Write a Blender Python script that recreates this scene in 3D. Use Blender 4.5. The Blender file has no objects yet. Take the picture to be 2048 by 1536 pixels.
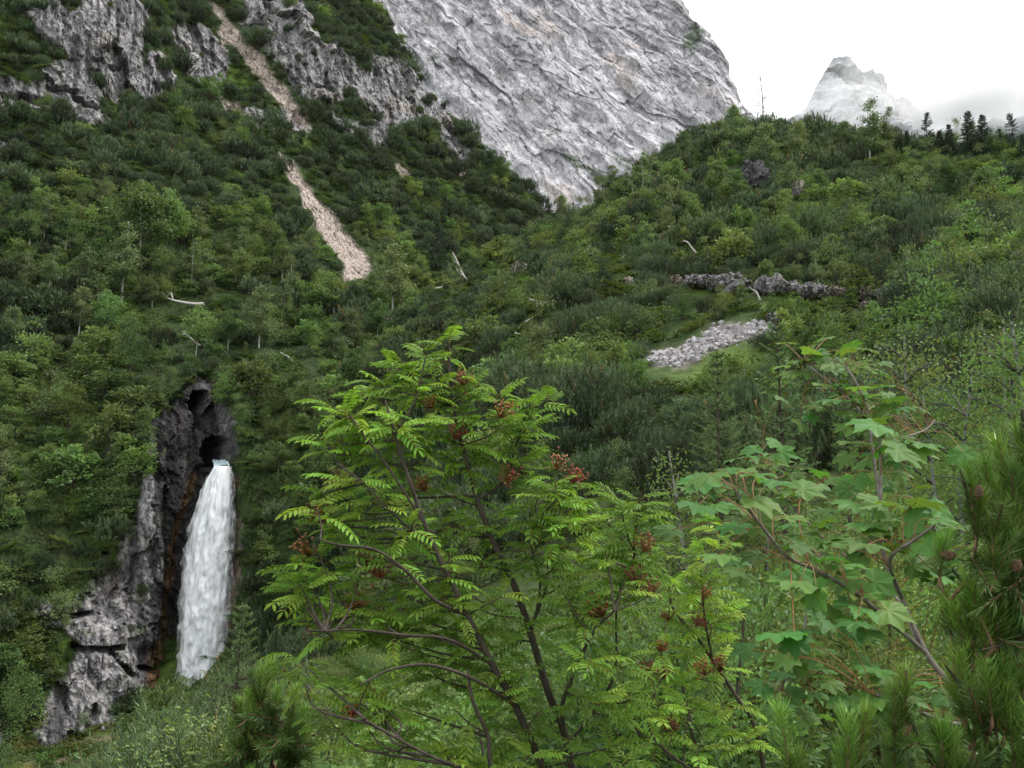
import bpy, math, random
import numpy as np
from mathutils import Vector, Matrix

# ------------------------------------------------------------------ camera, sky, sun, exposure
SC = bpy.context.scene
COL = SC.collection
R = math.radians
PITCH = 8.0
FPX = 1774.0            # focal length in pixels of a 2048 wide frame

cam_d = bpy.data.cameras.new("camera")
cam_d.sensor_width = 17.3
cam_d.lens = 17.3 * FPX / 2048.0
cam_d.clip_start = 0.05
cam_d.clip_end = 20000.0
cam_d.dof.use_dof = True
cam_d.dof.focus_distance = 7.0
cam_d.dof.aperture_fstop = 10.0
cam = bpy.data.objects.new("camera", cam_d)
COL.objects.link(cam)
cam.location = (0, 0, 0)
cam.rotation_euler = (R(90 + PITCH), 0, 0)
SC.camera = cam

SUN_EL, SUN_AZ = 60.0, 80.0      # azimuth clockwise from +y
world = bpy.data.worlds.new("World")
SC.world = world
world.use_nodes = True
wn, wl = world.node_tree.nodes, world.node_tree.links
wn.clear()
w_out = wn.new("ShaderNodeOutputWorld")
w_bg = wn.new("ShaderNodeBackground")
w_sky = wn.new("ShaderNodeTexSky")
w_sky.sky_type = 'NISHITA'
w_sky.sun_disc = False
w_sky.sun_elevation = R(SUN_EL)
w_sky.sun_rotation = R(SUN_AZ)
w_mix = wn.new("ShaderNodeMix")
w_mix.data_type = 'RGBA'
w_mix.inputs[0].default_value = 0.93           # closed overcast in front of the blue
w_mix.inputs[7].default_value = (10.6, 10.7, 10.9, 1)
wl.new(w_sky.outputs[0], w_mix.inputs[6])
wl.new(w_mix.outputs[2], w_bg.inputs[0])
w_bg.inputs[1].default_value = 0.065
wl.new(w_bg.outputs[0], w_out.inputs[0])

sun_d = bpy.data.lights.new("sun", 'SUN')
sun_d.energy = 1.5
sun_d.angle = R(12)
sun_d.color = (1.0, 0.97, 0.92)
sun = bpy.data.objects.new("sun", sun_d)
COL.objects.link(sun)
_a, _e = R(SUN_AZ), R(SUN_EL)
_to = Vector((math.sin(_a) * math.cos(_e), math.cos(_a) * math.cos(_e), math.sin(_e)))
sun.rotation_euler = (-_to).to_track_quat('-Z', 'Y').to_euler()

SC.view_settings.view_transform = 'Standard'
SC.view_settings.look = 'None'
SC.view_settings.exposure = 1.15
SC.view_settings.gamma = 1.0
SC.view_settings.use_curve_mapping = False
SC.render.engine = 'CYCLES'
cy = SC.cycles
cy.max_bounces = 8
cy.diffuse_bounces = 3
cy.glossy_bounces = 2
cy.transmission_bounces = 3
cy.transparent_max_bounces = 6
cy.volume_bounces = 2
cy.caustics_reflective = False
cy.caustics_refractive = False
cy.use_denoising = True
cy.denoiser = 'OPENIMAGEDENOISE'
cy.use_adaptive_sampling = True
cy.adaptive_threshold = 0.015
SC.render.use_persistent_data = False

# ------------------------------------------------------------------ small maths
_cp, _sp = math.cos(R(PITCH)), math.sin(R(PITCH))

def pix(px, py, Y):
    """The point at distance Y (along world y) that the photograph shows at px, py."""
    cx = (px - 1024.0) / FPX
    cz = (768.0 - py) / FPX
    y = _cp - cz * _sp
    z = _sp + cz * _cp
    return np.array([cx / y * Y, Y, z / y * Y])

def proj(P):
    P = np.asarray(P, float)
    x, y, z = P[..., 0], P[..., 1], P[..., 2]
    f = np.maximum(y * _cp + z * _sp, 1e-3)
    u = -y * _sp + z * _cp
    return 1024 + FPX * x / f, 768 - FPX * u / f

_rs = np.random.RandomState(7)
_perm = np.tile(_rs.permutation(256), 3).astype(np.int64)
_grad = _rs.normal(size=(256, 3))
_grad /= np.linalg.norm(_grad, axis=1)[:, None]

def perlin(p):
    p = np.asarray(p, float)
    i = np.floor(p).astype(np.int64)
    f = p - i
    i &= 255
    u = f * f * f * (f * (f * 6 - 15) + 10)
    out = 0
    for dx in (0, 1):
        wx = u[..., 0] if dx else 1 - u[..., 0]
        for dy in (0, 1):
            wy = u[..., 1] if dy else 1 - u[..., 1]
            for dz in (0, 1):
                wz = u[..., 2] if dz else 1 - u[..., 2]
                h = _perm[_perm[_perm[(i[..., 0] + dx) & 255] + ((i[..., 1] + dy) & 255)] + ((i[..., 2] + dz) & 255)]
                g = _grad[h]
                out = out + wx * wy * wz * (g[..., 0] * (f[..., 0] - dx) + g[..., 1] * (f[..., 1] - dy) + g[..., 2] * (f[..., 2] - dz))
    return out * 1.6

def fbm(p, octv=4, gain=0.5, lac=2.03):
    s, a, p = 0, 1.0, np.asarray(p, float)
    for k in range(octv):
        s = s + a * perlin(p + 17.3 * k)
        p = p * lac
        a *= gain
    return s

def ridged(p, octv=4, gain=0.5, lac=2.07):
    s, a, p = 0, 1.0, np.asarray(p, float)
    for k in range(octv):
        s = s + a * (1 - 2 * np.abs(perlin(p + 11.7 * k)))
        p = p * lac
        a *= gain
    return s

def facets(X, Y, seed, tilt=0.9):
    """Angular blocks: every cell of an uneven Voronoi pattern is a plane of its own height and tilt. Returns (height, tone)."""
    X = np.asarray(X, float); Y = np.asarray(Y, float)
    i, j = np.floor(X).astype(np.int64), np.floor(Y).astype(np.int64)
    best = np.full(X.shape, 1e9); bh = np.zeros(X.shape); bt = np.zeros(X.shape)
    tab = np.random.RandomState(seed).rand(256, 6)
    for di in (-1, 0, 1):
        for dj in (-1, 0, 1):
            h = _perm[_perm[(i + di) & 255] + ((j + dj) & 255)]
            r = tab[h]
            cx, cy = i + di + r[..., 0], j + dj + r[..., 1]
            d = (X - cx) ** 2 + (Y - cy) ** 2
            m = d < best
            best = np.where(m, d, best)
            bh = np.where(m, (r[..., 2] - 0.5) * 2 + tilt * ((X - cx) * (r[..., 3] - 0.5) + (Y - cy) * (r[..., 4] - 0.5)) * 2, bh)
            bt = np.where(m, r[..., 5], bt)
    return bh, bt

def st(*c):
    return np.stack(np.broadcast_arrays(*c), -1)

def sstep(a, b, x):
    t = np.clip((x - a) / (b - a), 0, 1)
    return t * t * (3 - 2 * t)

def poly_sd(poly, X, Y):
    """Signed distance (inside positive) to a polygon."""
    poly = np.asarray(poly, float)
    inside = np.zeros(np.shape(X), bool)
    d2 = np.full(np.shape(X), 1e18)
    n = len(poly)
    for i in range(n):
        x0, y0 = poly[i]
        x1, y1 = poly[(i + 1) % n]
        c = ((y0 > Y) != (y1 > Y))
        with np.errstate(divide='ignore', invalid='ignore'):
            xi = (x1 - x0) * (Y - y0) / (y1 - y0 + 1e-12) + x0
        inside ^= c & (X < xi)
        ex, ey = x1 - x0, y1 - y0
        t = np.clip(((X - x0) * ex + (Y - y0) * ey) / (ex * ex + ey * ey + 1e-9), 0, 1)
        d2 = np.minimum(d2, (X - x0 - t * ex) ** 2 + (Y - y0 - t * ey) ** 2)
    d = np.sqrt(d2)
    return np.where(inside, d, -d)

class TPS:
    def __init__(s, xy, v, lam=1e-3):
        xy = np.asarray(xy, float)
        s.m, s.k = xy.mean(0), xy.std()
        q = (xy - s.m) / s.k
        n = len(q)
        K = s._u(np.linalg.norm(q[:, None] - q[None], axis=2)) + lam * np.eye(n)
        P = np.c_[np.ones(n), q]
        A = np.block([[K, P], [P.T, np.zeros((3, 3))]])
        s.w = np.linalg.solve(A, np.r_[np.asarray(v, float), 0, 0, 0])
        s.q = q
    @staticmethod
    def _u(r):
        return np.where(r > 0, r * r * np.log(r + 1e-12), 0)
    def __call__(s, X, Y):
        sh = np.shape(X)
        q = (np.c_[np.ravel(X), np.ravel(Y)] - s.m) / s.k
        out = np.empty(len(q))
        for i in range(0, len(q), 20000):
            c = q[i:i + 20000]
            U = s._u(np.sqrt(((c[:, None] - s.q[None]) ** 2).sum(2)))
            out[i:i + 20000] = U @ s.w[:-3] + s.w[-3] + c @ s.w[-2:]
        return out.reshape(sh)

# ------------------------------------------------------------------ mesh helpers
class MB:
    """Collects vertices, faces and vertex tints; build() makes ONE mesh of them."""
    def __init__(s):
        s.V, s.L, s.N, s.C, s.M, s.n = [], [], [], [], [], 0
    def add(s, V, F, col=(1, 1, 1), mi=0):
        V = np.asarray(V, float).reshape(-1, 3)
        F = np.asarray(F, np.int64)
        c = np.asarray(col, float)
        if c.ndim == 1:
            c = np.repeat(c[None], len(V), 0)
        s.V.append(V); s.C.append(c)
        s.L.append((F + s.n).ravel()); s.N.append(np.full(len(F), F.shape[1], np.int64))
        s.M.append(np.full(len(F), mi, np.int64))
        s.n += len(V)
    def mesh(s, name, mats, smooth=False):
        V, C = np.concatenate(s.V), np.concatenate(s.C)
        L, N, M = np.concatenate(s.L), np.concatenate(s.N), np.concatenate(s.M)
        return raw_mesh(name, V, L, N, C, M, mats, smooth)

def raw_mesh(name, V, L, N, C, M, mats, smooth):
    me = bpy.data.meshes.new(name)
    me.vertices.add(len(V))
    me.vertices.foreach_set("co", V.astype(np.float32).ravel())
    me.loops.add(len(L))
    me.loops.foreach_set("vertex_index", L.astype(np.int32))
    me.polygons.add(len(N))
    start = np.r_[0, np.cumsum(N)[:-1]]
    me.polygons.foreach_set("loop_start", start.astype(np.int32))
    if M is not None:
        me.polygons.foreach_set("material_index", M.astype(np.int32))
    me.polygons.foreach_set("use_smooth", np.full(len(N), smooth, bool))
    at = me.attributes.new("col", 'FLOAT_COLOR', 'POINT')
    at.data.foreach_set("color", np.c_[C, np.ones(len(C))].astype(np.float32).ravel())
    for m in (mats if isinstance(mats, (list, tuple)) else [mats]):
        me.materials.append(m)
    me.update(calc_edges=True)
    return me

def obj(name, me, parent=None, loc=None, rot=None, scale=None):
    o = bpy.data.objects.new(name, me)
    COL.objects.link(o)
    if parent is not None:
        o.parent = parent
    if loc is not None:
        o.location = loc
    if rot is not None:
        o.rotation_euler = rot
    if scale is not None:
        o.scale = scale if hasattr(scale, '__len__') else (scale,) * 3
    return o

def tag(o, label=None, cat=None, group=None, kind=None):
    if label: o["label"] = label
    if cat: o["category"] = cat
    if group: o["group"] = group
    if kind: o["kind"] = kind
    return o

def empty(name, loc=(0, 0, 0), rz=0.0):
    o = obj(name, None, loc=loc)
    o.rotation_euler = (0, 0, rz)
    o.empty_display_size = 0.1
    return o

def grid_faces(nu, nv):
    i = np.arange(nu * nv).reshape(nu, nv)
    return np.stack([i[:-1, :-1], i[1:, :-1], i[1:, 1:], i[:-1, 1:]], -1).reshape(-1, 4)

def tube(mb, pts, rad, sides=6, col=(1, 1, 1), mi=0):
    pts = np.asarray(pts, float)
    rad = np.broadcast_to(np.asarray(rad, float), (len(pts),))
    t = np.gradient(pts, axis=0)
    t /= np.linalg.norm(t, axis=1)[:, None] + 1e-9
    up = np.array([0.31, 0.17, 0.93]) if abs(t[0, 2]) < 0.9 else np.array([0.95, 0.2, 0.1])
    b = np.cross(t, up); b /= np.linalg.norm(b, axis=1)[:, None] + 1e-9
    c = np.cross(b, t)
    a = np.arange(sides) / sides * 2 * np.pi
    V = pts[:, None] + rad[:, None, None] * (np.cos(a)[None, :, None] * b[:, None] + np.sin(a)[None, :, None] * c[:, None])
    n = len(pts)
    i = np.arange(n * sides).reshape(n, sides)
    j = np.roll(i, -1, 1)
    F = np.stack([i[:-1], j[:-1], j[1:], i[1:]], -1).reshape(-1, 4)
    mb.add(V.reshape(-1, 3), F, col, mi)

def spline(P, n):
    """Catmull-Rom through the rows of P, n points."""
    P = np.asarray(P, float)
    if len(P) == 2:
        return P[0] + (P[1] - P[0]) * np.linspace(0, 1, n)[:, None]
    Q = np.vstack([2 * P[0] - P[1], P, 2 * P[-1] - P[-2]])
    t = np.linspace(0, len(P) - 1 - 1e-6, n)
    k = t.astype(int); f = (t - k)[:, None]
    a, b, c, d = Q[k], Q[k + 1], Q[k + 2], Q[k + 3]
    return 0.5 * (2 * b + (c - a) * f + (2 * a - 5 * b + 4 * c - d) * f ** 2 + (3 * b - a - 3 * c + d) * f ** 3)

def unit(v):
    v = np.asarray(v, float)
    return v / (np.linalg.norm(v, axis=-1, keepdims=True) + 1e-9)

def leaves(mb, rng, P, D, NRM, ln, wd, col, mi=0, fold=0.25, curl=0.12):
    """Folded diamond leaves: base P, direction D, upper side NRM; all arrays of n rows."""
    n = len(P)
    D = unit(D)
    S = unit(np.cross(D, NRM)); U = np.cross(S, D)
    ln = np.broadcast_to(ln, (n,))[:, None]; wd = np.broadcast_to(wd, (n,))[:, None]
    b = P
    t = P + D * ln - U * ln * curl
    m = P + D * ln * 0.45
    l = m + S * wd * 0.5 + U * wd * fold
    r = m - S * wd * 0.5 + U * wd * fold
    V = np.stack([b, r, t, l], 1).reshape(-1, 3)
    i = np.arange(n)[:, None] * 4
    F = np.vstack([np.hstack([i, i + 1, i + 2]), np.hstack([i, i + 2, i + 3])])
    c = np.asarray(col, float)
    if c.ndim == 1:
        c = np.repeat(c[None], n, 0)
    mb.add(V, F, np.repeat(c, 4, 0), mi)

def needles(mb, rng, P, D, ln, wd, col, mi=0):
    """Thin single triangles."""
    n = len(P)
    D = unit(D)
    S = unit(np.cross(D, rng.normal(size=(n, 3))))
    ln = np.broadcast_to(ln, (n,))[:, None]
    wd = np.broadcast_to(wd, (n,))[:, None]
    V = np.stack([P - S * wd / 2, P + S * wd / 2, P + D * ln], 1).reshape(-1, 3)
    c = np.asarray(col, float)
    if c.ndim == 1:
        c = np.repeat(c[None], n, 0)
    mb.add(V, np.arange(n * 3).reshape(n, 3), np.repeat(c, 3, 0), mi)

def rand_dirs(rng, n):
    return unit(rng.normal(size=(n, 3)))

# ------------------------------------------------------------------ materials
def _mat(name):
    m = bpy.data.materials.new(name)
    m.use_nodes = True
    nt = m.node_tree
    nt.nodes.clear()
    out = nt.nodes.new("ShaderNodeOutputMaterial")
    return m, nt, nt.nodes, nt.links, out

def mat_leaf(name, col, transl=0.35, rough=0.5, spec=0.3, var=0.35, hue=0.03, tcol=None):
    """Leaf: base colour x vertex tint x a per-plant variation, part of the light shining through."""
    m, nt, N, L, out = _mat(name)
    at = N.new("ShaderNodeAttribute"); at.attribute_name = "col"
    oi = N.new("ShaderNodeObjectInfo")
    mul = N.new("ShaderNodeMix"); mul.data_type = 'RGBA'; mul.blend_type = 'MULTIPLY'
    mul.inputs[0].default_value = 1
    mul.inputs[6].default_value = (*col, 1)
    L.new(at.outputs["Color"], mul.inputs[7])
    hs = N.new("ShaderNodeHueSaturation")
    mr = N.new("ShaderNodeMapRange")
    mr.inputs[3].default_value = 1 - var; mr.inputs[4].default_value = 1 + var
    L.new(oi.outputs["Random"], mr.inputs[0])
    L.new(mr.outputs[0], hs.inputs["Value"])
    sn = N.new("ShaderNodeMath"); sn.operation = 'MULTIPLY'; sn.inputs[1].default_value = 37.7
    L.new(oi.outputs["Random"], sn.inputs[0])
    fr = N.new("ShaderNodeMath"); fr.operation = 'FRACT'; L.new(sn.outputs[0], fr.inputs[0])
    mh = N.new("ShaderNodeMapRange")
    mh.inputs[3].default_value = 0.5 - hue; mh.inputs[4].default_value = 0.5 + hue
    L.new(fr.outputs[0], mh.inputs[0]); L.new(mh.outputs[0], hs.inputs["Hue"])
    L.new(mul.outputs[2], hs.inputs["Color"])
    p = N.new("ShaderNodeBsdfPrincipled")
    p.inputs["Roughness"].default_value = rough
    p.inputs["Specular IOR Level"].default_value = spec
    L.new(hs.outputs[0], p.inputs["Base Color"])
    if transl > 0:
        t = N.new("ShaderNodeBsdfTranslucent")
        tm = N.new("ShaderNodeMix"); tm.data_type = 'RGBA'; tm.blend_type = 'MULTIPLY'
        tm.inputs[0].default_value = 1
        tm.inputs[7].default_value = (*(tcol or (1.25, 1.2, 0.55)), 1)
        L.new(hs.outputs[0], tm.inputs[6]); L.new(tm.outputs[2], t.inputs[0])
        mx = N.new("ShaderNodeMixShader"); mx.inputs[0].default_value = transl
        L.new(p.outputs[0], mx.inputs[1]); L.new(t.outputs[0], mx.inputs[2])
        L.new(mx.outputs[0], out.inputs[0])
    else:
        L.new(p.outputs[0], out.inputs[0])
    return m

def mat_surface(name, col=(1, 1, 1), rough=0.85, spec=0.2, nscale=1.0, namp=0.35, bump=0.4, bdist=0.1, stretch=(1, 1, 1), detail=6, cracks=None):
    """Rock, bark, earth: vertex colour x noise, fine relief by bump."""
    m, nt, N, L, out = _mat(name)
    at = N.new("ShaderNodeAttribute"); at.attribute_name = "col"
    tc = N.new("ShaderNodeTexCoord")
    mp = N.new("ShaderNodeMapping"); mp.inputs["Scale"].default_value = stretch
    L.new(tc.outputs["Object"], mp.inputs[0])
    no = N.new("ShaderNodeTexNoise"); no.inputs["Scale"].default_value = nscale
    no.inputs["Detail"].default_value = detail; no.inputs["Roughness"].default_value = 0.62
    L.new(mp.outputs[0], no.inputs["Vector"])
    mr = N.new("ShaderNodeMapRange"); mr.inputs[1].default_value = 0.3; mr.inputs[2].default_value = 0.7
    mr.inputs[3].default_value = 1 - namp; mr.inputs[4].default_value = 1 + namp
    L.new(no.outputs[0], mr.inputs[0])
    m1 = N.new("ShaderNodeMix"); m1.data_type = 'RGBA'; m1.blend_type = 'MULTIPLY'; m1.inputs[0].default_value = 1
    m1.inputs[6].default_value = (*col, 1); L.new(at.outputs["Color"], m1.inputs[7])
    m2 = N.new("ShaderNodeMix"); m2.data_type = 'RGBA'; m2.blend_type = 'MULTIPLY'; m2.inputs[0].default_value = 1
    L.new(m1.outputs[2], m2.inputs[6]); L.new(mr.outputs[0], m2.inputs[7])
    p = N.new("ShaderNodeBsdfPrincipled")
    p.inputs["Roughness"].default_value = rough
    p.inputs["Specular IOR Level"].default_value = spec
    L.new(m2.outputs[2], p.inputs["Base Color"])
    if cracks:
        # thin dark fissures along the zero lines of a stretched noise
        csc, cwd, cst, cdk, crot = cracks
        mpc = N.new("ShaderNodeMapping"); mpc.inputs["Scale"].default_value = cst; mpc.inputs["Rotation"].default_value = crot
        L.new(tc.outputs["Object"], mpc.inputs[0])
        nc = N.new("ShaderNodeTexNoise"); nc.inputs["Scale"].default_value = csc; nc.inputs["Detail"].default_value = 4; nc.inputs["Distortion"].default_value = 0.6
        L.new(mpc.outputs[0], nc.inputs["Vector"])
        sb = N.new("ShaderNodeMath"); sb.operation = 'SUBTRACT'; sb.inputs[1].default_value = 0.5; L.new(nc.outputs[0], sb.inputs[0])
        ab = N.new("ShaderNodeMath"); ab.operation = 'ABSOLUTE'; L.new(sb.outputs[0], ab.inputs[0])
        mc = N.new("ShaderNodeMapRange"); mc.inputs[1].default_value = 0.0; mc.inputs[2].default_value = cwd; mc.inputs[3].default_value = cdk; mc.inputs[4].default_value = 1.0
        L.new(ab.outputs[0], mc.inputs[0])
        m3 = N.new("ShaderNodeMix"); m3.data_type = 'RGBA'; m3.blend_type = 'MULTIPLY'; m3.inputs[0].default_value = 1
        L.new(m2.outputs[2], m3.inputs[6]); L.new(mc.outputs[0], m3.inputs[7])
        L.new(m3.outputs[2], p.inputs["Base Color"])
    bp = N.new("ShaderNodeBump"); bp.inputs["Strength"].default_value = bump; bp.inputs["Distance"].default_value = bdist
    L.new(no.outputs[0], bp.inputs["Height"]); L.new(bp.outputs[0], p.inputs["Normal"])
    L.new(p.outputs[0], out.inputs[0])
    return m

def mat_birch_bark(name):
    m, nt, N, L, out = _mat(name)
    tc = N.new("ShaderNodeTexCoord")
    mp = N.new("ShaderNodeMapping"); mp.inputs["Scale"].default_value = (3, 3, 14)
    L.new(tc.outputs["Object"], mp.inputs[0])
    no = N.new("ShaderNodeTexNoise"); no.inputs["Scale"].default_value = 1.0; no.inputs["Detail"].default_value = 4
    L.new(mp.outputs[0], no.inputs["Vector"])
    cr = N.new("ShaderNodeValToRGB")
    cr.color_ramp.elements[0].position = 0.36; cr.color_ramp.elements[0].color = (0.06, 0.05, 0.045, 1)
    cr.color_ramp.elements[1].position = 0.47; cr.color_ramp.elements[1].color = (0.50, 0.49, 0.46, 1)
    L.new(no.outputs[0], cr.inputs[0])
    at = N.new("ShaderNodeAttribute"); at.attribute_name = "col"
    m1 = N.new("ShaderNodeMix"); m1.data_type = 'RGBA'; m1.blend_type = 'MULTIPLY'; m1.inputs[0].default_value = 1
    L.new(cr.outputs[0], m1.inputs[6]); L.new(at.outputs["Color"], m1.inputs[7])
    p = N.new("ShaderNodeBsdfPrincipled"); p.inputs["Roughness"].default_value = 0.7
    L.new(m1.outputs[2], p.inputs["Base Color"]); L.new(p.outputs[0], out.inputs[0])
    return m

M = {}
M['rock'] = mat_surface('limestone', nscale=2.2, namp=0.6, bump=1.0, bdist=0.7, stretch=(1, 1, 0.6), detail=9, cracks=(0.8, 0.04, (1, 1, 0.3), 0.22, (0, 0.3, 0)))
M['farrock'] = mat_surface('far_limestone', nscale=0.05, namp=0.4, bump=0.8, bdist=3.0, stretch=(1.3, 1.3, 0.5), detail=9, cracks=(0.13, 0.055, (1, 1, 0.3), 0.56, (0, 0.5, 0)))
M['peakrock'] = mat_surface('peak_limestone', nscale=0.012, namp=0.45, bump=0.7, bdist=9.0, stretch=(1.2, 1.2, 0.5), detail=9)
M['soil'] = mat_surface('mossy_soil', nscale=1.6, namp=0.45, bump=0.8, bdist=0.25, detail=8)
M['stone'] = mat_surface('scree_stone', nscale=6, namp=0.3, bump=0.5, bdist=0.03, detail=5)
M['bark'] = mat_surface('brown_bark', col=(0.075, 0.06, 0.05), nscale=40, namp=0.5, bump=0.6, bdist=0.004, stretch=(1, 1, 0.3))
M['maple_bark'] = mat_surface('grey_bark', col=(0.17, 0.15, 0.13), nscale=60, namp=0.45, bump=0.5, bdist=0.003, stretch=(1, 1, 0.4))
M['deadwood'] = mat_surface('bleached_wood', col=(0.55, 0.52, 0.48), nscale=6, namp=0.35, bump=0.4, bdist=0.02, stretch=(1, 1, 1))
M['birch_bark'] = mat_birch_bark('birch_bark')
M['mugo'] = mat_leaf('dwarf_pine_needles', (0.070, 0.106, 0.050), transl=0.15, var=0.45, hue=0.02, rough=0.55, spec=0.25)
M['shrub'] = mat_leaf('shrub_leaves', (0.148, 0.225, 0.080), transl=0.35, var=0.4, hue=0.03)
M['herb'] = mat_leaf('herb_leaves', (0.085, 0.130, 0.030), transl=0.3, var=0.4, hue=0.035)
M['birch'] = mat_leaf('birch_leaves', (0.165, 0.225, 0.105), transl=0.35, var=0.25, hue=0.02, rough=0.4, spec=0.4)
M['spruce'] = mat_leaf('spruce_needles', (0.040, 0.070, 0.040), transl=0.12, var=0.25, hue=0.02)
M['larch'] = mat_leaf('larch_needles', (0.12, 0.195, 0.07), transl=0.2, var=0.25, hue=0.02)
M['near'] = mat_leaf('willow_leaves', (0.145, 0.22, 0.072), transl=0.35, var=0.36, hue=0.035, rough=0.45, spec=0.25)
M['rowan'] = mat_leaf('rowan_leaves', (0.238, 0.40, 0.064), transl=0.42, var=0.32, hue=0.022, rough=0.5, spec=0.22)
M['maple'] = mat_leaf('maple_leaves', (0.112, 0.232, 0.058), transl=0.42, var=0.28, hue=0.03, rough=0.5, spec=0.22)
M['petiole'] = mat_leaf('leaf_stalk', (0.24, 0.12, 0.05), transl=0.0, var=0.3, hue=0.02)
M['pine'] = mat_leaf('pine_needles', (0.12, 0.205, 0.045), transl=0.15, var=0.25, hue=0.015, rough=0.42, spec=0.4)
M['twig'] = mat_surface('pine_twig', col=(0.17, 0.10, 0.06), nscale=90, namp=0.4, bump=0.5, bdist=0.003)
M['cone'] = mat_surface('cone_scales', col=(0.15, 0.09, 0.06), nscale=120, namp=0.4, bump=0.4, bdist=0.002)
M['berry'] = mat_leaf('rowan_berries', (0.26, 0.07, 0.030), transl=0.0, var=0.35, hue=0.02, rough=0.4, spec=0.4)

# ------------------------------------------------------------------ the left mountainside: a sheet over (a, z)
_AX = np.array([math.cos(R(30)), math.sin(R(30))])     # along the slope, to the right and away
_DX = np.array([-math.sin(R(30)), math.cos(R(30))])    # into the mountain

def ad(P):
    P = np.asarray(P)
    return P[..., 0] * _AX[0] + P[..., 1] * _AX[1], P[..., 0] * _DX[0] + P[..., 1] * _DX[1]

def world_of(a, d, z):
    return st(a * _AX[0] + d * _DX[0], a * _AX[1] + d * _DX[1], z)

LEFT_CTRL = [
    (-150, 1300, 88), (-150, 900, 100), (-150, 500, 128), (-150, 200, 150), (-150, 0, 160), (-150, -120, 168),
    (0, 1536, 86), (0, 1400, 92), (0, 1250, 94), (0, 1100, 98), (0, 900, 107), (0, 700, 121), (0, 500, 137), (0, 350, 150), (0, 250, 158), (0, 150, 163), (0, 0, 171), (0, -120, 180),
    (100, 1450, 95), (150, 1250, 100), (250, 1480, 99), (280, 1000, 107), (230, 1150, 105), (280, 1300, 104), (280, 850, 112),
    (200, 700, 128), (200, 500, 146), (200, 300, 165), (200, 220, 172), (200, 100, 175), (200, 0, 178), (200, -120, 188),
    (400, 930, 111), (400, 1150, 109), (400, 1360, 106), (400, 1480, 103), (405, 800, 115), (400, 1600, 98),
    (400, 700, 130), (400, 600, 143), (400, 500, 155), (400, 400, 168), (400, 300, 182), (400, 200, 195), (400, 100, 207), (400, 0, 216), (400, -120, 228),
    (600, 500, 172), (600, 400, 186), (600, 300, 200), (600, 250, 206), (600, 150, 210), (600, 50, 216), (600, 0, 222), (600, -120, 236),
    (700, 560, 180), (800, 500, 202), (800, 400, 216), (800, 300, 228), (780, 220, 233), (750, 100, 240), (740, 0, 248),
    (950, 400, 238), (950, 480, 228), (900, 550, 208), (1050, 420, 250), (1100, 450, 254), (900, 300, 242), (1000, 380, 246),
    (500, 900, 112), (500, 1100, 107), (500, 1300, 102), (600, 1000, 107), (600, 1200, 102), (600, 800, 119), (600, 700, 132), (600, 600, 150),
    (700, 700, 142), (800, 650, 155), (900, 600, 190), (700, 900, 114), (700, 1100, 106), (1000, 560, 226), (1000, 700, 195), (850, 800, 140), (1100, 600, 240)]
_cp3 = np.array([pix(*c) for c in LEFT_CTRL])
_ca, _cd = ad(_cp3)
tps_left = TPS(np.c_[_ca, _cp3[:, 2]], _cd, lam=2e-3)

RIDGE = [(690, -140, 256), (738, 0, 250), (815, 85, 248), (858, 160, 246), (912, 228, 246), (970, 282, 248), (1016, 325, 250), (1060, 375, 253), (1110, 435, 256), (1150, 520, 260)]
_rp = np.array([pix(*c) for c in RIDGE])
_ra, _ = ad(_rp)
_o = np.argsort(_rp[:, 2])
def ridge_a(z):
    return np.interp(z, _rp[_o, 2], _ra[_o])

ga = np.concatenate([np.arange(-52, -12, 0.5), np.arange(-12, 46, 0.28), np.arange(46, 120, 0.5), np.arange(120, 262, 0.9)])
gz = np.concatenate([np.arange(-42, 26, 0.28), np.arange(26, 140, 0.5), np.arange(140, 205, 0.8)])
GA, GZ = np.meshgrid(ga, gz, indexing='ij')
# base surface, smooth: evaluate coarsely and interpolate
_ca2, _cz2 = np.linspace(-54, 264, 160), np.linspace(-44, 207, 130)
_CA, _CZ = np.meshgrid(_ca2, _cz2, indexing='ij')
def _coarse(z, a):
    ac = np.minimum(a, ridge_a(z))
    return tps_left(ac, z)
_CD = _coarse(_CZ, _CA)
def bil(tab, a, z):
    fi = np.clip((a - _ca2[0]) / (_ca2[1] - _ca2[0]), 0, len(_ca2) - 1.001)
    fj = np.clip((z - _cz2[0]) / (_cz2[1] - _cz2[0]), 0, len(_cz2) - 1.001)
    i, j = fi.astype(int), fj.astype(int)
    u, v = fi - i, fj - j
    return tab[i, j] * (1 - u) * (1 - v) + tab[i + 1, j] * u * (1 - v) + tab[i, j + 1] * (1 - u) * v + tab[i + 1, j + 1] * u * v
GD = bil(_CD, GA, GZ)
_over = np.maximum(GA - ridge_a(GZ) - 1.5 * perlin(st(GZ * 0.12, 0 * GZ, 3.3)), 0)
GD = GD + 0.5 * _over ** 2 + 1.5 * _over
PX, PY = proj(world_of(GA, GD, GZ))
Pn = st(GA, GZ, GD * 0)
wx = PX + 14 * fbm(Pn * 0.22 + 5, 4)
wy = PY + 14 * fbm(Pn * 0.22 + 55, 4)

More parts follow.
